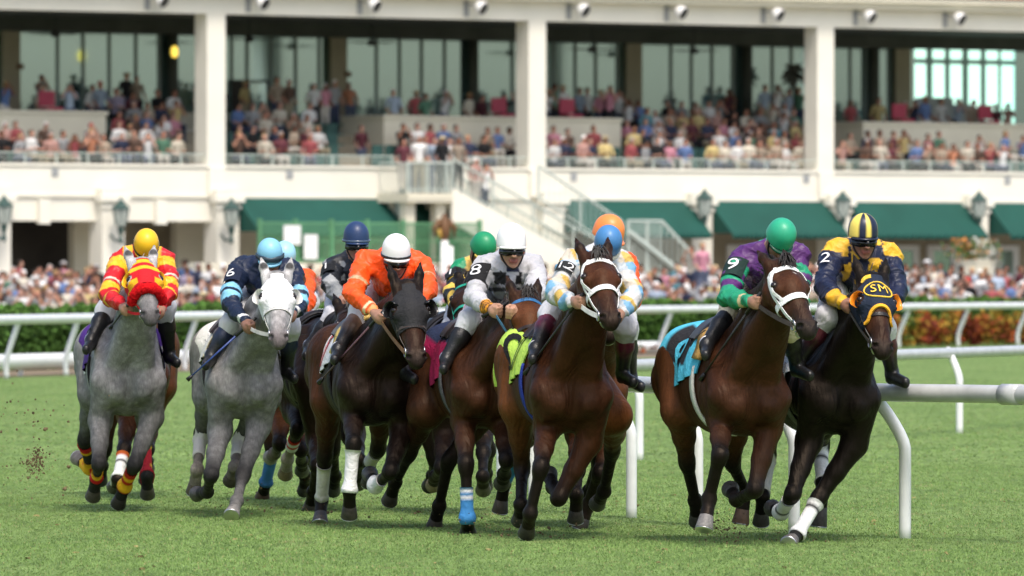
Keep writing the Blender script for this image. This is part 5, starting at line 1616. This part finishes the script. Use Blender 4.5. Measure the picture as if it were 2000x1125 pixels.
# ------------------------------------------------------------------ ground
def gz(Y): return np.interp(Y, [-400, 236, 240, 282, 300, 900], [0, 0, -.8, .45, .45, .45])
m, nt, b = new_mat('turf')
tc = N(nt, 'ShaderNodeTexCoord')
def noise(scale, sx=1., sy=1., det=5.):
    mp = N(nt, 'ShaderNodeMapping'); mp.inputs['Scale'].default_value = (sx, sy, 1); nt.links.new(tc.outputs['Object'], mp.inputs['Vector'])
    n_ = N(nt, 'ShaderNodeTexNoise', Scale=scale, Detail=det); nt.links.new(mp.outputs['Vector'], n_.inputs['Vector']); return n_.outputs['Fac']
r1 = N(nt, 'ShaderNodeValToRGB'); r1.color_ramp.elements[0].color = (.122, .198, .053, 1); r1.color_ramp.elements[1].color = (.172, .252, .077, 1); r1.color_ramp.elements[0].position = .34; r1.color_ramp.elements[1].position = .66
nt.links.new(noise(.9, 1, .35), r1.inputs['Fac'])
r2 = N(nt, 'ShaderNodeMapRange'); r2.inputs['From Min'].default_value = .3; r2.inputs['From Max'].default_value = .7; r2.inputs['To Min'].default_value = .62; r2.inputs['To Max'].default_value = 1.32
nt.links.new(noise(7., 1.6, .16, 8.), r2.inputs['Value'])
r3 = N(nt, 'ShaderNodeMapRange'); r3.inputs['From Min'].default_value = .63; r3.inputs['From Max'].default_value = .74; nt.links.new(noise(2.3, 1, .5, 6.), r3.inputs['Value'])
vm = N(nt, 'ShaderNodeVectorMath', operation='SCALE'); nt.links.new(r1.outputs['Color'], vm.inputs[0]); nt.links.new(r2.outputs['Result'], vm.inputs['Scale'])
mx = N(nt, 'ShaderNodeMix', data_type='RGBA'); nt.links.new(r3.outputs['Result'], mx.inputs[0]); nt.links.new(vm.outputs['Vector'], mx.inputs[6]); mx.inputs[7].default_value = (.235, .235, .10, 1)
nt.links.new(mx.outputs[2], b.inputs['Base Color']); b.inputs['Roughness'].default_value = .9; b.inputs['Specular IOR Level'].default_value = .15
bp = N(nt, 'ShaderNodeBump', Strength=.5, Distance=.05); nt.links.new(noise(26., 1.5, .6, 6.), bp.inputs['Height']); nt.links.new(bp.outputs['Normal'], b.inputs['Normal'])
M['turf'] = m
ys = np.array([-400, 20, 60, 100, 150, 200, 236, 240, 260, 282, 300, 400, 900.]); V = []
for y in ys:
    for x in (-400, -60, 60, 400): V.append((x, y, gz(y)))
Fq = [(i * 4 + j, i * 4 + j + 1, i * 4 + j + 5, i * 4 + j + 4) for i in range(len(ys) - 1) for j in range(3)]
o = mk('ground', np.array(V), Fq, M['turf'], smooth=False); tag(o, kind='structure')
M['dirt'] = mat_plain('dirt', (.20, .155, .10), rough=.95, var=.25, scale=2., bump=.4, bscale=30.)
M['apron'] = mat_plain('apron_paving', (.33, .31, .28), rough=.9, var=.12, scale=1.)
# dirt strip by the outer rail
V = []
for px, D in ((-300, 147.5), (1240, 190), (1330, 194)):
    for dd in (0., 14.): q = P(px, 540, D + dd); V.append((q[0], q[1], .006))
o = mk('dirt_track', np.array(V), [(0, 2, 3, 1), (2, 4, 5, 3)], M['dirt'], smooth=False); tag(o, kind='structure')
V = [(-60, 240.1, -.78), (60, 240.1, -.78), (60, 282, .456), (-60, 282, .456), (60, 335, .456), (-60, 335, .456)]
o = mk('apron_pavement', np.array(V), [(0, 1, 2, 3), (3, 2, 4, 5)], M['apron'], smooth=False); tag(o, kind='structure')
# blades
m, nt, b = new_mat('grass_blade')
at = N(nt, 'ShaderNodeAttribute', attribute_name='col'); nt.links.new(at.outputs['Color'], b.inputs['Base Color']); b.inputs['Roughness'].default_value = .7; b.inputs['Specular IOR Level'].default_value = .2
b.inputs['Transmission Weight'].default_value = 0
M['blade'] = m
r = np.random.default_rng(12)
def blades(n, y0, y1, h0, h1, w):
    Y = y0 * (y1 / y0) ** r.random(n); X = (r.random(n) * 2 - 1) * Y * .067
    a = r.random(n) * math.pi; hh = r.uniform(h0, h1, n); ln = r.normal(0, .5, (n, 2)) * hh[:, None]
    patch = .5 + .5 * np.sin(X * 1.7 + np.sin(Y * .6) * 2) * np.sin(Y * .45 + np.sin(X * .9))
    hh *= .7 + .5 * patch
    dx, dy = np.cos(a) * w, np.sin(a) * w
    A = np.stack([X - dx, Y - dy, np.full(n, -.004)], 1); Bv = np.stack([X + dx, Y + dy, np.full(n, -.004)], 1); Cv = np.stack([X + ln[:, 0], Y + ln[:, 1], hh], 1)
    V = np.stack([A, Bv, Cv], 1).reshape(-1, 3); Fq = np.arange(3 * n).reshape(-1, 3)
    base = np.array([.152, .238, .070]) * (r.uniform(.87, 1.13, n) * (.9 + .2 * patch))[:, None]
    dry = r.random(n) < .05; base[dry] = (.27, .25, .11)
    cc = np.repeat(base, 3, 0); cc[2::3] *= 1.12
    return V, Fq, cc
Vb, Fb, Cb = blades(230000, 50, 84, .005, .017, .0065)
V2, F2, C2 = blades(60000, 84, 150, .006, .018, .014)
o = mk('grass', np.vstack([Vb, V2]), np.vstack([Fb, F2 + len(Vb)]), M['blade'], None, np.vstack([Cb, C2]), smooth=False); tag(o, kind='stuff')

# ------------------------------------------------------------------ rails
def rail_line(name, pts, z, rad, posts, label, group=None, mat='railw', post=None, collars=()):
    root = empty(name, (pts[0][0], pts[0][1], 0), label, 'rail', group)
    X = smooth_path([(x, y, z(x, y) if callable(z) else z) for x, y in pts], 12 * len(pts))
    V, Fc = tube(X, rad, 14); mk('rail', V, Fc, M[mat], root)
    for c in collars:
        V, Fc = tube([np.array(c[0]), np.array(c[1])], rad * 1.16, 14); mk('joint_collar', V, Fc, M[mat], root)
    for p in posts:
        V, Fc = tube(smooth_path(post(*p), 14), p[3] if len(p) > 3 else .044, 10); mk('post', V, Fc, M['railw'], root)
    return root
sh = 1.2
PA = [(9.0, 52.0), (6.0, 54.2), (3.57, 57.1 + sh), (2.69, 58.2 + sh), (1.41, 61 + sh), (.94, 62.7 + sh), (.30, 66.5), (.0, 70.5), (.05, 75), (.40, 80), (1.28, 85.5), (3.2, 92.5), (5.5, 100), (9, 111), (16, 130)]
def postA(x, y, s, *a):
    # goose-neck: leaves the rail, leans out, bends to the vertical
    ox, oy = s
    return [(x, y, 1.02), (x + ox * .55, y + oy * .55, .86), (x + ox * .96, y + oy * .96, .69), (x + ox, y + oy, .55), (x + ox, y + oy, .25), (x + ox, y + oy, -.02)]
pa = [(2.64, 59.5, (.21, -.1)), (1.90, 61.1, (.20, -.12)), (1.24, 62.8, (.18, -.14)), (.76, 64.6, (.18, -.14)), (.36, 67.0, (.16, -.15)), (.06, 69.6, (.12, -.16)), (-.06, 72.2, (0, -.2)), (0, 74.8, (-.1, -.2)), (.18, 77.4, (-.05, -.2)), (.55, 81.4, (.1, -.2)), (1.18, 85.0, (.14, -.2)), (2.3, 89.6, (.14, -.2)), (3.7, 94.2, (.14, -.2)), (5.28, 99.4, (.14, -.2)), (7.2, 105.5, (.14, -.2)), (5.6, 54.6, (.2, -.1))]
q0 = P(1986, 775, 57.9); q1 = P(2030, 776, 57.6)
rail_line('turf_rail', PA, lambda x, y: 1.06 if y < 70 else max(.97, 1.06 - (y - 70) * .006), .066, pa, 'white tubular turf rail curving behind the two right-hand horses', post=postA, mat='railg', collars=[((3.50, 58.37, 1.06), (3.62, 58.23, 1.06))])
def far(px, D): q = P(px, 540, D); return (q[0], q[1])
def DC(px): return 151 + (px + 0) * (225 - 151) / 2000.
pc = [far(p, DC(p)) for p in (-400, 0, 400, 800, 1240, 1600, 2000, 2400)]
def postC(x, y, s, *a): return [(x, y, 1.06), (x + s[0] * .3, y, .85), (x + s[0], y, .35), (x + s[0], y, 0.)]
posts = []; 
for i, px in enumerate(range(-80, 2300, 116)): x, y = far(px, DC(px)); posts.append((x, y, (-.22 - .00003 * px, 0), .055))
rail_line('outer_rail', pc, 1.10, .092, posts, 'long white outer rail running the whole width behind the field', post=postC)
def D2(px): return DC(px) + 3.5
root = empty('low_rail', (*far(0, D2(0)), 0), 'broad white low rail close to the ground left of the flower bed', 'rail')
pxs = np.linspace(-300, 1330, 30)
X = np.array([(*far(p, D2(p)), .28 - .0001 * p) for p in pxs])
V, Fq = tube(X, .15, 16); mk('board', V, Fq, M['white'], root)
for p in range(-260, 1330, 150): x, y = far(p, D2(p)); mb = MB(); mb.box((x - .05, y - .05, 0), (x + .05, y + .05, .2)); mb.build('post', M['railw'], root)

# ------------------------------------------------------------------ hedge and flower bed
def leafy(n, fn, size, colf, seed):
    r = np.random.default_rng(seed); C_ = fn(r, n); d = r.normal(0, 1, (n, 3)); d /= np.linalg.norm(d, axis=1)[:, None]
    e = np.cross(d, r.normal(0, 1, (n, 3))); e /= np.linalg.norm(e, axis=1)[:, None]
    s = r.uniform(.6, 1.4, n)[:, None] * size
    V = np.stack([C_ - d * s, C_ + e * s * .55, C_ + d * s, C_ - e * s * .55], 1).reshape(-1, 3)
    return V, np.arange(4 * n).reshape(-1, 4), np.repeat(colf(r, C_), 4, 0)
def DH(px): return DC(px) + 13
def hedge_pts(r, n):
    px = r.uniform(-250, 2300, n); D = DH(px) + r.uniform(-.5, .9, n); t = (px - 1000) / FPX
    topm = 1.20 + .05 * np.sin(px * .05) + .03 * np.sin(px * .21)
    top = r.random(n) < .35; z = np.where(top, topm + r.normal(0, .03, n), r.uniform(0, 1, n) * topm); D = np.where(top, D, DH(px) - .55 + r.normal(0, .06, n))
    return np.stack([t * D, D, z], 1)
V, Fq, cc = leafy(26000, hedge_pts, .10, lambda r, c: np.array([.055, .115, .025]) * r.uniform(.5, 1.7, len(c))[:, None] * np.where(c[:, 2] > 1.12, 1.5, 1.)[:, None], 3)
pxs = np.linspace(-250, 2300, 60); Vh = []
for p in pxs:
    for (dd, z) in ((-.45, 0), (-.45, 1.2), (.8, 1.2), (.8, 0)): D = DH(p) + dd; Vh.append(((p - 1000) / FPX * D, D, z))
Fh = np.array([(i * 4 + e, i * 4 + (e + 1) % 4, (i + 1) * 4 + (e + 1) % 4, (i + 1) * 4 + e) for i in range(59) for e in range(4)])
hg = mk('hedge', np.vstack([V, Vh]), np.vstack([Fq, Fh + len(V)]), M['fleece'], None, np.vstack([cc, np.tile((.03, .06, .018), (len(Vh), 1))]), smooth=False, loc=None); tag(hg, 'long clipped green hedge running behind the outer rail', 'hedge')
def bed_pts(r, n):
    px = 1690 + (r.random(n)) * 560; px = np.where(r.random(n) < .10, r.uniform(1180, 1700, n), px)
    D = DC(px) + 2.5 + r.uniform(0, 6, n); t = (px - 1000) / FPX
    bush = np.sin(px * .085) * .14 + np.sin(px * .19 + 2) * .08 + np.sin(px * .4) * .05 + np.sin(D * 1.3) * .08
    hmax = np.where(px < 1690, .22, .84 + bush) * np.clip((DC(px) + 10 - D) / 2, .5, 1); z = np.sqrt(r.random(n)) * hmax
    return np.stack([t * D, D, z], 1)
def bed_col(r, c):
    k = np.sin(c[:, 0] * 1.9 + np.sin(c[:, 1] * .8) * 2) + np.sin(c[:, 0] * 4.3 + 1) * .6 + r.normal(0, .55, len(c)) + (c[:, 2] - .5) * 1.2
    pal = np.array([(.14, .022, .012), (.26, .060, .014), (.32, .19, .025), (.12, .15, .025), (.045, .085, .02)])
    i = np.clip(((k + 2.0) / 4.2 * 5).astype(int), 0, 4); return pal[i] * r.uniform(.55, 1.3, len(c))[:, None]
V, Fq, cc = leafy(15000, bed_pts, .085, bed_col, 9)
fb = mk('flower_bed', V, Fq, M['cloth'], None, cc, smooth=False); tag(fb, 'bed of red, orange and yellow leafed shrubs in front of the hedge at right', 'flower bed', kind='stuff')

# ------------------------------------------------------------------ turf thrown up by the hooves
def clods(name, px, py, D, n, sx, sz, size, seed, label):
    r = np.random.default_rng(seed); c0 = P(px, py, D); mb = MB()
    for i in range(n):
        c = c0 + r.normal(0, 1, 3) * (sx, .25, sz); c[2] = max(c[2], .01); s = size * r.lognormal(-.35, .42)
        a3 = nrm(r.normal(0, 1, 3)); V, Fc = lathe(c, a3, [(-.9 * s, .25 * s), (-.5 * s, .8 * s), (.1 * s, 1.0 * s), (.6 * s, .7 * s), (.9 * s, .2 * s)], 6)
        V = c + (V - c) * r.uniform(.6, 1.35, (len(V), 1)); k = r.uniform(.6, 1.5); mb.add(V, Fc, (.13 * k, .095 * k, .055 * k))
    tag(mb.build(name, M['fleece'], None, col=True), label, 'dirt', kind='stuff')
clods('flying_dirt', 68, 900, 63, 220, .040, .065, .0075, 1, 'clump of brown turf flying through the air at far left')
clods('flying_dirt', 60, 860, 64, 90, .20, .28, .008, 2, 'scattered specks of turf in the air at far left')
clods('flying_dirt', 1408, 1035, 58.6, 150, .09, .07, .006, 3, 'spray of dirt beside the front hoof of the number 9 horse')
clods('flying_dirt', 750, 990, 62, 110, .22, .12, .005, 4, 'specks of turf below the black-hooded horse')
clods('flying_dirt', 960, 1020, 60.5, 60, .2, .06, .006, 5, 'dry turf specks by the blue wrapped leg')

clods('flying_dirt', 1040, 1040, 59.5, 70, .22, .05, .007, 6, 'bits of turf kicked up under the number 12 horse')
clods('flying_dirt', 640, 1015, 62.8, 60, .20, .06, .006, 7, 'bits of turf behind the white-wrapped hind leg')
clods('flying_dirt', 460, 985, 65.2, 60, .20, .08, .006, 8, 'bits of turf around the planted hoof of the paler grey')
clods('flying_dirt', 1560, 1050, 58.8, 60, .2, .05, .006, 9, 'bits of turf by the planted hoof of the near-black horse')
# torn-up pieces of turf lying about
r = np.random.default_rng(31); mb = MB()
for i in range(55):
    Y = r.uniform(53, 76); X = r.uniform(-1, 1) * Y * .063; s = r.uniform(.010, .026)
    V, Fc = lathe(np.array([X, Y, .0]), nrm(r.normal(0, .3, 3) + UP), [(-.004, 1.2 * s), (.25 * s, 1.0 * s), (.5 * s, .4 * s)], 7)
    V = V + r.normal(0, .16 * s, V.shape); k = r.uniform(.6, 1.4); mb.add(V, Fc, (.14 * k, .12 * k, .05 * k) if r.random() < .6 else (.24 * k, .21 * k, .09 * k))
tag(mb.build('turf_divots', M['fleece'], None, col=True), 'small torn divots of turf lying on the grass', 'turf', kind='stuff')
# ------------------------------------------------------------------ spectators
def slot(name, fn):
    m, nt, b = new_mat(name); b.inputs['Roughness'].default_value = .8; b.inputs['Specular IOR Level'].default_value = .2; fn(nt, b); return m
def f_obj(nt, b):
    oi = N(nt, 'ShaderNodeObjectInfo'); nt.links.new(oi.outputs['Color'], b.inputs['Base Color'])
def f_ramp(cols):
    def f(nt, b):
        oi = N(nt, 'ShaderNodeObjectInfo'); rp = N(nt, 'ShaderNodeValToRGB'); rp.color_ramp.interpolation = 'CONSTANT'
        el = rp.color_ramp.elements
        while len(el) < len(cols): el.new(.5)
        for i, c in enumerate(cols): el[i].position = i / len(cols); el[i].color = (*c, 1)
        nt.links.new(oi.outputs['Random'], rp.inputs['Fac']); nt.links.new(rp.outputs['Color'], b.inputs['Base Color'])
    return f
SK = [(.42, .22, .15), (.35, .17, .11), (.46, .26, .19), (.20, .09, .055), (.40, .19, .13), (.48, .27, .2)]
TR = [(.04, .05, .09), (.30, .26, .18), (.02, .02, .025), (.50, .47, .42), (.10, .12, .18)]
CM = [slot('spectator_skin', f_ramp(SK)), slot('spectator_top', f_obj), slot('spectator_trousers', f_ramp(TR))]
HAIRS = {'dark hair': (.018, .013, .010), 'brown hair': (.07, .035, .018), 'fair hair': (.30, .20, .09), 'grey hair': (.30, .29, .28), 'a white cap': (.72, .72, .70), 'a red cap': (.40, .02, .03), 'a straw hat': (.52, .42, .24)}
HM = {k: mat_plain('head_' + k.replace(' ', '_'), c, rough=.8) for k, c in HAIRS.items()}


def proto(pose, seed):
    r = np.random.default_rng(seed); B = Body(); s = 1.14; q = lambda x, y, z: np.array([x, y, z]) * s      # faces -y
    sit = pose.startswith('sit'); hz = .50 if sit else .95
    lean = r.uniform(-.05, .08); tw = r.uniform(-.06, .06)
    sh = hz + .50
    B.cap(q(-.09, 0, hz), q(.09, 0, hz), .13 * s, .13 * s, .05, tag='2')
    B.cap(q(0, 0, hz + .08), q(tw, -lean, sh - .05), .135 * s, .145 * s, .06, tag='1')
    B.cap(q(-.15 + tw, -lean, sh), q(.15 + tw, -lean, sh), .08 * s, .08 * s, .05, tag='1')
    B.cap(q(tw, -lean, sh), q(tw, -lean - .02, sh + .12), .055 * s, .055 * s, .02, tag='0')
    hc = q(tw + r.uniform(-.02, .02), -lean - .03, sh + .22)
    B.ell(hc, np.eye(3), np.array((.080, .095, .115)) * s, .02, tag='0')
    B.cap(hc + q(0, -.09, -.01), hc + q(0, -.105, -.035), .012 * s, .016 * s, .012, tag='0')
    B.ell(hc + q(0, .018, .03), np.eye(3), np.array((.090, .098, .105)) * s, .01, tag='3')
    if 'hat' in pose: B.ell(hc + q(0, -.03, .055), np.eye(3), np.array((.145, .16, .022)) * s, .02, tag='3')
    for e in (-1, 1):
        a0 = q(.19 * e + tw, -lean, sh - .01)
        if 'wave' in pose and e > 0: a1, a2 = q(.30, -.1, sh + .12), q(.24, -.18, sh + .36)
        elif 'glass' in pose: a1, a2 = q(.25 * e, -.2, sh - .14), q(.07 * e, -.22, sh + .17)
        elif sit: a1, a2 = q(.24 * e, -.06, sh - .26), q(.10 * e, -.30, sh - .30 + r.uniform(-.05, .1))
        else: a1, a2 = q(.26 * e, .02, sh - .27), q(.22 * e, -.1 - r.uniform(0, .15), sh - .45)
        B.cap(a0, a1, .055 * s, .046 * s, .03, tag='1'); B.cap(a1, a2, .042 * s, .034 * s, .02, tag='0'); B.sph(a2, .045 * s, .02, tag='0')
        if sit:
            kn = q(.11 * e, -.44, hz + .02); B.cap(q(.09 * e, 0, hz), kn, .095 * s, .07 * s, .04, tag='2'); B.cap(kn, q(.11 * e, -.42, .08), .06 * s, .045 * s, .03, tag='2')
            ft = q(.11 * e, -.42, .05); B.cap(ft, ft + q(0, -.14, -.01), .045 * s, .04 * s, .03, tag='2')
        else:
            B.cap(q(.09 * e, 0, hz), q(.11 * e, -.02, .5), .10 * s, .07 * s, .04, tag='2'); B.cap(q(.11 * e, -.02, .5), q(.12 * e, 0, .08), .065 * s, .045 * s, .03, tag='2')
            B.cap(q(.12 * e, 0, .05), q(.13 * e, -.15, .04), .045 * s, .04 * s, .03, tag='2')
    V, Q = B.mesh(.042)
    c = V[Q].mean(1); ds = np.array([B.dist(p, c)[0] for p in B.p]); mi = np.array([int(B.p[i][8]) for i in ds.argmin(0)])
    me_o = mk('proto', V, Q, CM + [HM['dark hair']], None, mi=mi, local=True)
    me = me_o.data; bpy.data.objects.remove(me_o)
    me['hc'] = 0
    return me, V, Q, mi


POSES = ['sit_a', 'sit_b', 'sit_glass', 'sit_c', 'sit_hat', 'stand_a', 'stand_b', 'stand_glass', 'stand_hat', 'stand_wave']
PR = {p: proto(p, i + 40) for i, p in enumerate(POSES)}
VAR = {}
def variant(pose, hair):
    if (pose, hair) not in VAR:
        me = PR[pose][0].copy(); me.name = 'spectator'; me.materials[3] = HM[hair]; VAR[(pose, hair)] = me
    return VAR[(pose, hair)]
TOPS = {'white': (.68, .68, .66), 'pale blue': (.30, .42, .58), 'red': (.42, .03, .04), 'maroon': (.13, .015, .03), 'pink': (.62, .16, .26), 'navy': (.02, .03, .08), 'black': (.015, .015, .017), 'grey': (.25, .26, .27), 'tan': (.36, .26, .16), 'yellow': (.58, .42, .07), 'orange': (.60, .17, .03), 'green': (.05, .20, .11), 'teal': (.03, .26, .33), 'cream': (.60, .53, .38), 'salmon': (.55, .24, .18), 'brown': (.12, .06, .035), 'blue': (.05, .15, .42), 'lilac': (.34, .26, .42)}
TW = np.array([9, 6, 2.4, 1.6, 1.2, 2.4, 2.2, 4.0, 3.0, 1.3, 1.0, 1.5, .9, 3.4, 1.3, 1.6, 1.9, .8]); TW[[9, 10, 11, 12, 17]] *= .5; TW /= TW.sum(); TN = list(TOPS)
HN = list(HAIRS); HWT = np.array([.34, .26, .10, .10, .12, .03, .05])
r = np.random.default_rng(77)
def desat(c): c = np.array(c); return c * .62 + c.mean() * .38
PEOPLE = []      # (weight, pos, facing, standing, place words, forced top)
ORD = ['front', 'second', 'third', 'fourth', 'fifth']
def seatrow(p0, p1, j, occ, where):
    v = .75 + 1.15 * j + .62; u = FU(p0, v) + .3; ue = FU(p1, v) - .25
    while u < ue:
        if r.random() < occ: PEOPLE.append((1.0 - .05 * j, FW(u + r.normal(0, .05), v + r.normal(0, .05) - .1, 5.52 + .40 * j), TH + r.normal(0, .25) - .1, False, f'in the {ORD[j]} row {where}', None))
        u += .60
seatrow(-10, 372, 0, .9, 'left of the first column'); seatrow(-10, 205, 1, .8, 'under the left balcony'); 
for j in (1, 2, 3, 4): seatrow(212, 372, j, .85, 'just left of first column')
for j in (0, 1, 2, 3): seatrow(447, 650 - 10 * j, j, .8 - .06 * j, 'just right of first column')
for j in (0, 1): seatrow(900 - 130 * j, 1008, j, .55, 'between stair and second column')
for j in (0, 1): seatrow(1062, 1213, j, .85, 'right of second column')
for j in range(5): seatrow(1216, 1572, j, .92 - .05 * j, 'left of the third column')
for j in (0, 1): seatrow(1626, 2010, j, .85 - .3 * j, 'right of the third column')
def standing(px, v, z, where, top=None): PEOPLE.append((1.6, FW(FU(px, v), v, z), TH + r.normal(0, .3) - .1, True, where, top))
for px, top in ((770, 'maroon'), (792, 'salmon'), (812, 'grey'), (832, 'pale blue'), (858, 'white'), (876, 'tan'), (800, 'white'), (845, 'black')): standing(px + 18, -1.2 + r.uniform(-.5, .7), zL + .01, 'on the stair landing', top)
standing(928, -1.3, zL - .62, 'walking down the outside stair', 'salmon'); standing(945, -1.1, zL - .95, 'lower on the outside stair', 'white')
standing(706, 3.2, 6.31 - .8, 'standing in the aisle pointing right', 'maroon')
for px, top in ((540, 'tan'), (562, 'brown'), (612, 'white'), (634, 'pink'), (652, 'grey')): standing(px, 6.0, 7.11, 'standing at the top of the aisle', top)
standing(684, 8.0, 7.21, 'before the tan inner column', 'orange'); standing(478, 7.2, 7.21, 'before the dark doorway', 'yellow')
for px in (78, 246, 268, 1420, 1492, 1515, 1538, 1560): standing(px, 7.4, 7.21, 'on the upper walkway', None)
for px in (8, 85, 135, 178, 196):
    standing(px, 5.6 + r.uniform(-1, 1.5), 6.85, 'behind the left balcony wall', None)
for px in (770, 812, 830, 866, 915, 940, 985): standing(px, 5.2 + r.uniform(-1, 1.5), 6.78, 'behind middle balcony wall', None)
for px in (1068, 1080, 1098, 1130, 1145, 1172, 1190, 1206): standing(px, 5.6 + r.uniform(-1.2, 1.5), 7.0, 'on middle balcony past the column', None)
for px in (1662, 1715, 1772, 1784, 1806, 1838, 1868, 1900, 1946, 1968): standing(px, 5.6 + r.uniform(-1, 1.5), 6.75, 'behind the right balcony wall', None)
# apron crowd, seven rows rising away from the track
SEC = [(-40, 180, 'far left'), (180, 430, 'behind red-hooded grey'), (430, 640, 'behind white-hooded grey'), (640, 900, 'below green fence'), (900, 1180, 'behind number 8'), (1180, 1420, 'right of stair foot'), (1420, 1640, 'behind number 9'), (1640, 1860, 'right of number 2'), (1860, 2100, 'below flower planter')]
for i in range(10):
    D = 243 + 4.0 * i; px = -40 + r.uniform(0, 30)
    while px < 2060:
        if r.random() < .93:
            w = [s[2] for s in SEC if s[0] <= px < s[1]][0]
            q = P(px, 540, D + r.uniform(-1.2, 1.2)); q[2] = float(gz(q[1])) - .02 - (.36 if r.random() < .35 else 0)
            PEOPLE.append((.55 - .06 * i, q, r.normal(0, .5), True, f'{["front", "second"][i] if i < 2 else "rear"} apron row, {w}', None))
        px += 26 * r.uniform(.8, 1.2)
q = P(1372, 540, 262); q[2] = gz(262) + 1.1; PEOPLE.append((2, q, .6, True, 'above the crowd by stair foot', 'pink'))
q = P(1352, 540, 266); q[2] = gz(266) + .95; PEOPLE.append((2, q, -.6, True, 'above the crowd by stair foot', 'cream'))
PEOPLE.sort(key=lambda p: -p[0])
seen = set(); first, rest = PEOPLE[:300], PEOPLE[300:]
n_ok = 0
for (w, pos, rot, st, where, top) in first:
    opts = [top] if top else list(r.choice(TN, 18, replace=False, p=TW))
    hopts = list(r.choice(HN, 7, replace=False, p=HWT))
    done = False
    for hr_ in hopts:
        for tp in opts:
            lab = f'person in {tp} top with {hr_}, {where}'
            if lab not in seen and len(lab.split()) <= 16: done = True; break
        if done: break
    seen.add(lab)
    pose = r.choice(['stand_a', 'stand_b', 'stand_glass', 'stand_wave'], p=[.4, .35, .2, .05]) if st else r.choice(['sit_a', 'sit_b', 'sit_c', 'sit_glass'])
    if 'straw' in hr_: pose = 'stand_hat' if st else 'sit_hat'
    o = bpy.data.objects.new('person', variant(str(pose), hr_)); COL.objects.link(o)
    o.location = pos; o.rotation_euler = (0, 0, rot); k = r.uniform(.93, 1.06); o.scale = (k, k, k)
    c = np.array(TOPS[tp]); c = (c * .62 + c.mean() * .38) * r.uniform(.75, 1.1); o.color = (*np.clip(c, 0, .85), 1)
    tag(o, lab, 'person', 'spectators watching from the stand and apron')
# the rest of the packed apron crowd reads as one mass
Vs, Fs, Cs = [], [], []; nv = 0
for (w, pos, rot, st, where, top) in rest:
    pose = str(r.choice(['stand_a', 'stand_b', 'stand_glass', 'stand_hat', 'stand_wave'], p=[.4, .33, .15, .09, .03]) if st else r.choice(['sit_a', 'sit_b', 'sit_c']))
    me, V, Q, mi = PR[pose]
    c, s = math.cos(rot), math.sin(rot); k = r.uniform(.93, 1.06)
    X = V * k @ np.array([[c, s, 0], [-s, c, 0], [0, 0, 1]]) + pos
    pal = np.array([SK[r.integers(len(SK))], desat(TOPS[r.choice(TN, p=TW)]) * r.uniform(.75, 1.1), TR[r.integers(len(TR))], HAIRS[r.choice(HN, p=HWT)]])
    vc = np.zeros((len(V), 3)); vc[Q.ravel()] = np.repeat(pal[mi], 4, 0)
    Vs.append(X); Fs.append(Q + nv); Cs.append(vc); nv += len(V)
M['crowd'] = mat_vcol('crowd_clothes', rough=.8, var=.1, scale=6., bump=.1, bscale=20., spec=.2)
o = mk('crowd', np.vstack(Vs), np.vstack(Fs), M['crowd'], None, np.vstack(Cs)); tag(o, 'packed crowd of racegoers standing on the apron behind the hedge', 'crowd', kind='stuff')
# red chair backs on the balconies
for i, (px, n_, w) in enumerate(((92, 1, 'left balcony'), (975, 2, 'middle balcony left of the column'), (1108, 1, 'middle balcony right of the column'), (1757, 2, 'right balcony'), (1925, 2, 'right end of the balcony'))):
    v = 4.1; u = FU(px, v); mb = MB()
    q = FW(u, v, 7.40); cc_ = empty('chair', q, f'red chair back showing above the {w} wall', 'chair', rz=TH)
    part('backrest', 'redch', lambda b: b.box((-.3, 0, .62), (.3, .07, 1.12)), cc_) if False else None
    M.setdefault('redch', mat_plain('red_vinyl', (.30, .02, .05), rough=.5))
    part('backrest', 'redch', lambda b: b.box((-.33, 0, .60), (.33, .08, 1.15)), cc_); part('seat', 'redch', lambda b: b.box((-.33, -.55, .45), (.33, -.002, .55)), cc_)
    for sx in (-.28, .22):
        for sy in (-.5, .0): part('leg', 'grey', lambda b: b.box((sx, sy, 0.4 - .0), (sx + .06, sy + .06, .449)), cc_)
# ------------------------------------------------------------------ camera and light
cam = bpy.data.cameras.new('camera'); co = bpy.data.objects.new('camera', cam); COL.objects.link(co)
co.location = (0, 0, CH); co.rotation_euler = (R(90), 0, 0); cam.sensor_width = 36; cam.lens = 36 * FPX / 2000; cam.shift_y = -22.5 / 2000
cam.clip_end = 3000; SC.camera = co
cam.dof.use_dof = True; cam.dof.focus_distance = 60.5; cam.dof.aperture_fstop = 5.2; cam.dof.aperture_blades = 8
W = bpy.data.worlds.new('World'); SC.world = W; W.use_nodes = True
bg = W.node_tree.nodes['Background']; sky = W.node_tree.nodes.new('ShaderNodeTexSky'); sky.sky_type = 'NISHITA'; sky.sun_disc = False
SE, SR = 58, 165
sky.sun_elevation = R(SE); sky.sun_rotation = R(SR); sky.air_density = 1.0; sky.dust_density = 4.0; sky.ozone_density = .8
W.node_tree.links.new(sky.outputs[0], bg.inputs[0]); bg.inputs[1].default_value = .15
sl = bpy.data.lights.new('sun', 'SUN'); sl.energy = 1.5; sl.angle = R(12); sl.color = (1, .95, .87); so = bpy.data.objects.new('sun', sl); COL.objects.link(so)
dr = Vector((math.sin(R(SR)) * math.cos(R(SE)), math.cos(R(SR)) * math.cos(R(SE)), math.sin(R(SE))))
so.rotation_euler = dr.to_track_quat('Z', 'Y').to_euler(); so.location = dr * 100
vs = SC.view_settings; vs.view_transform = 'Standard'; vs.look = 'None'; vs.exposure = 0.75; vs.gamma = 1
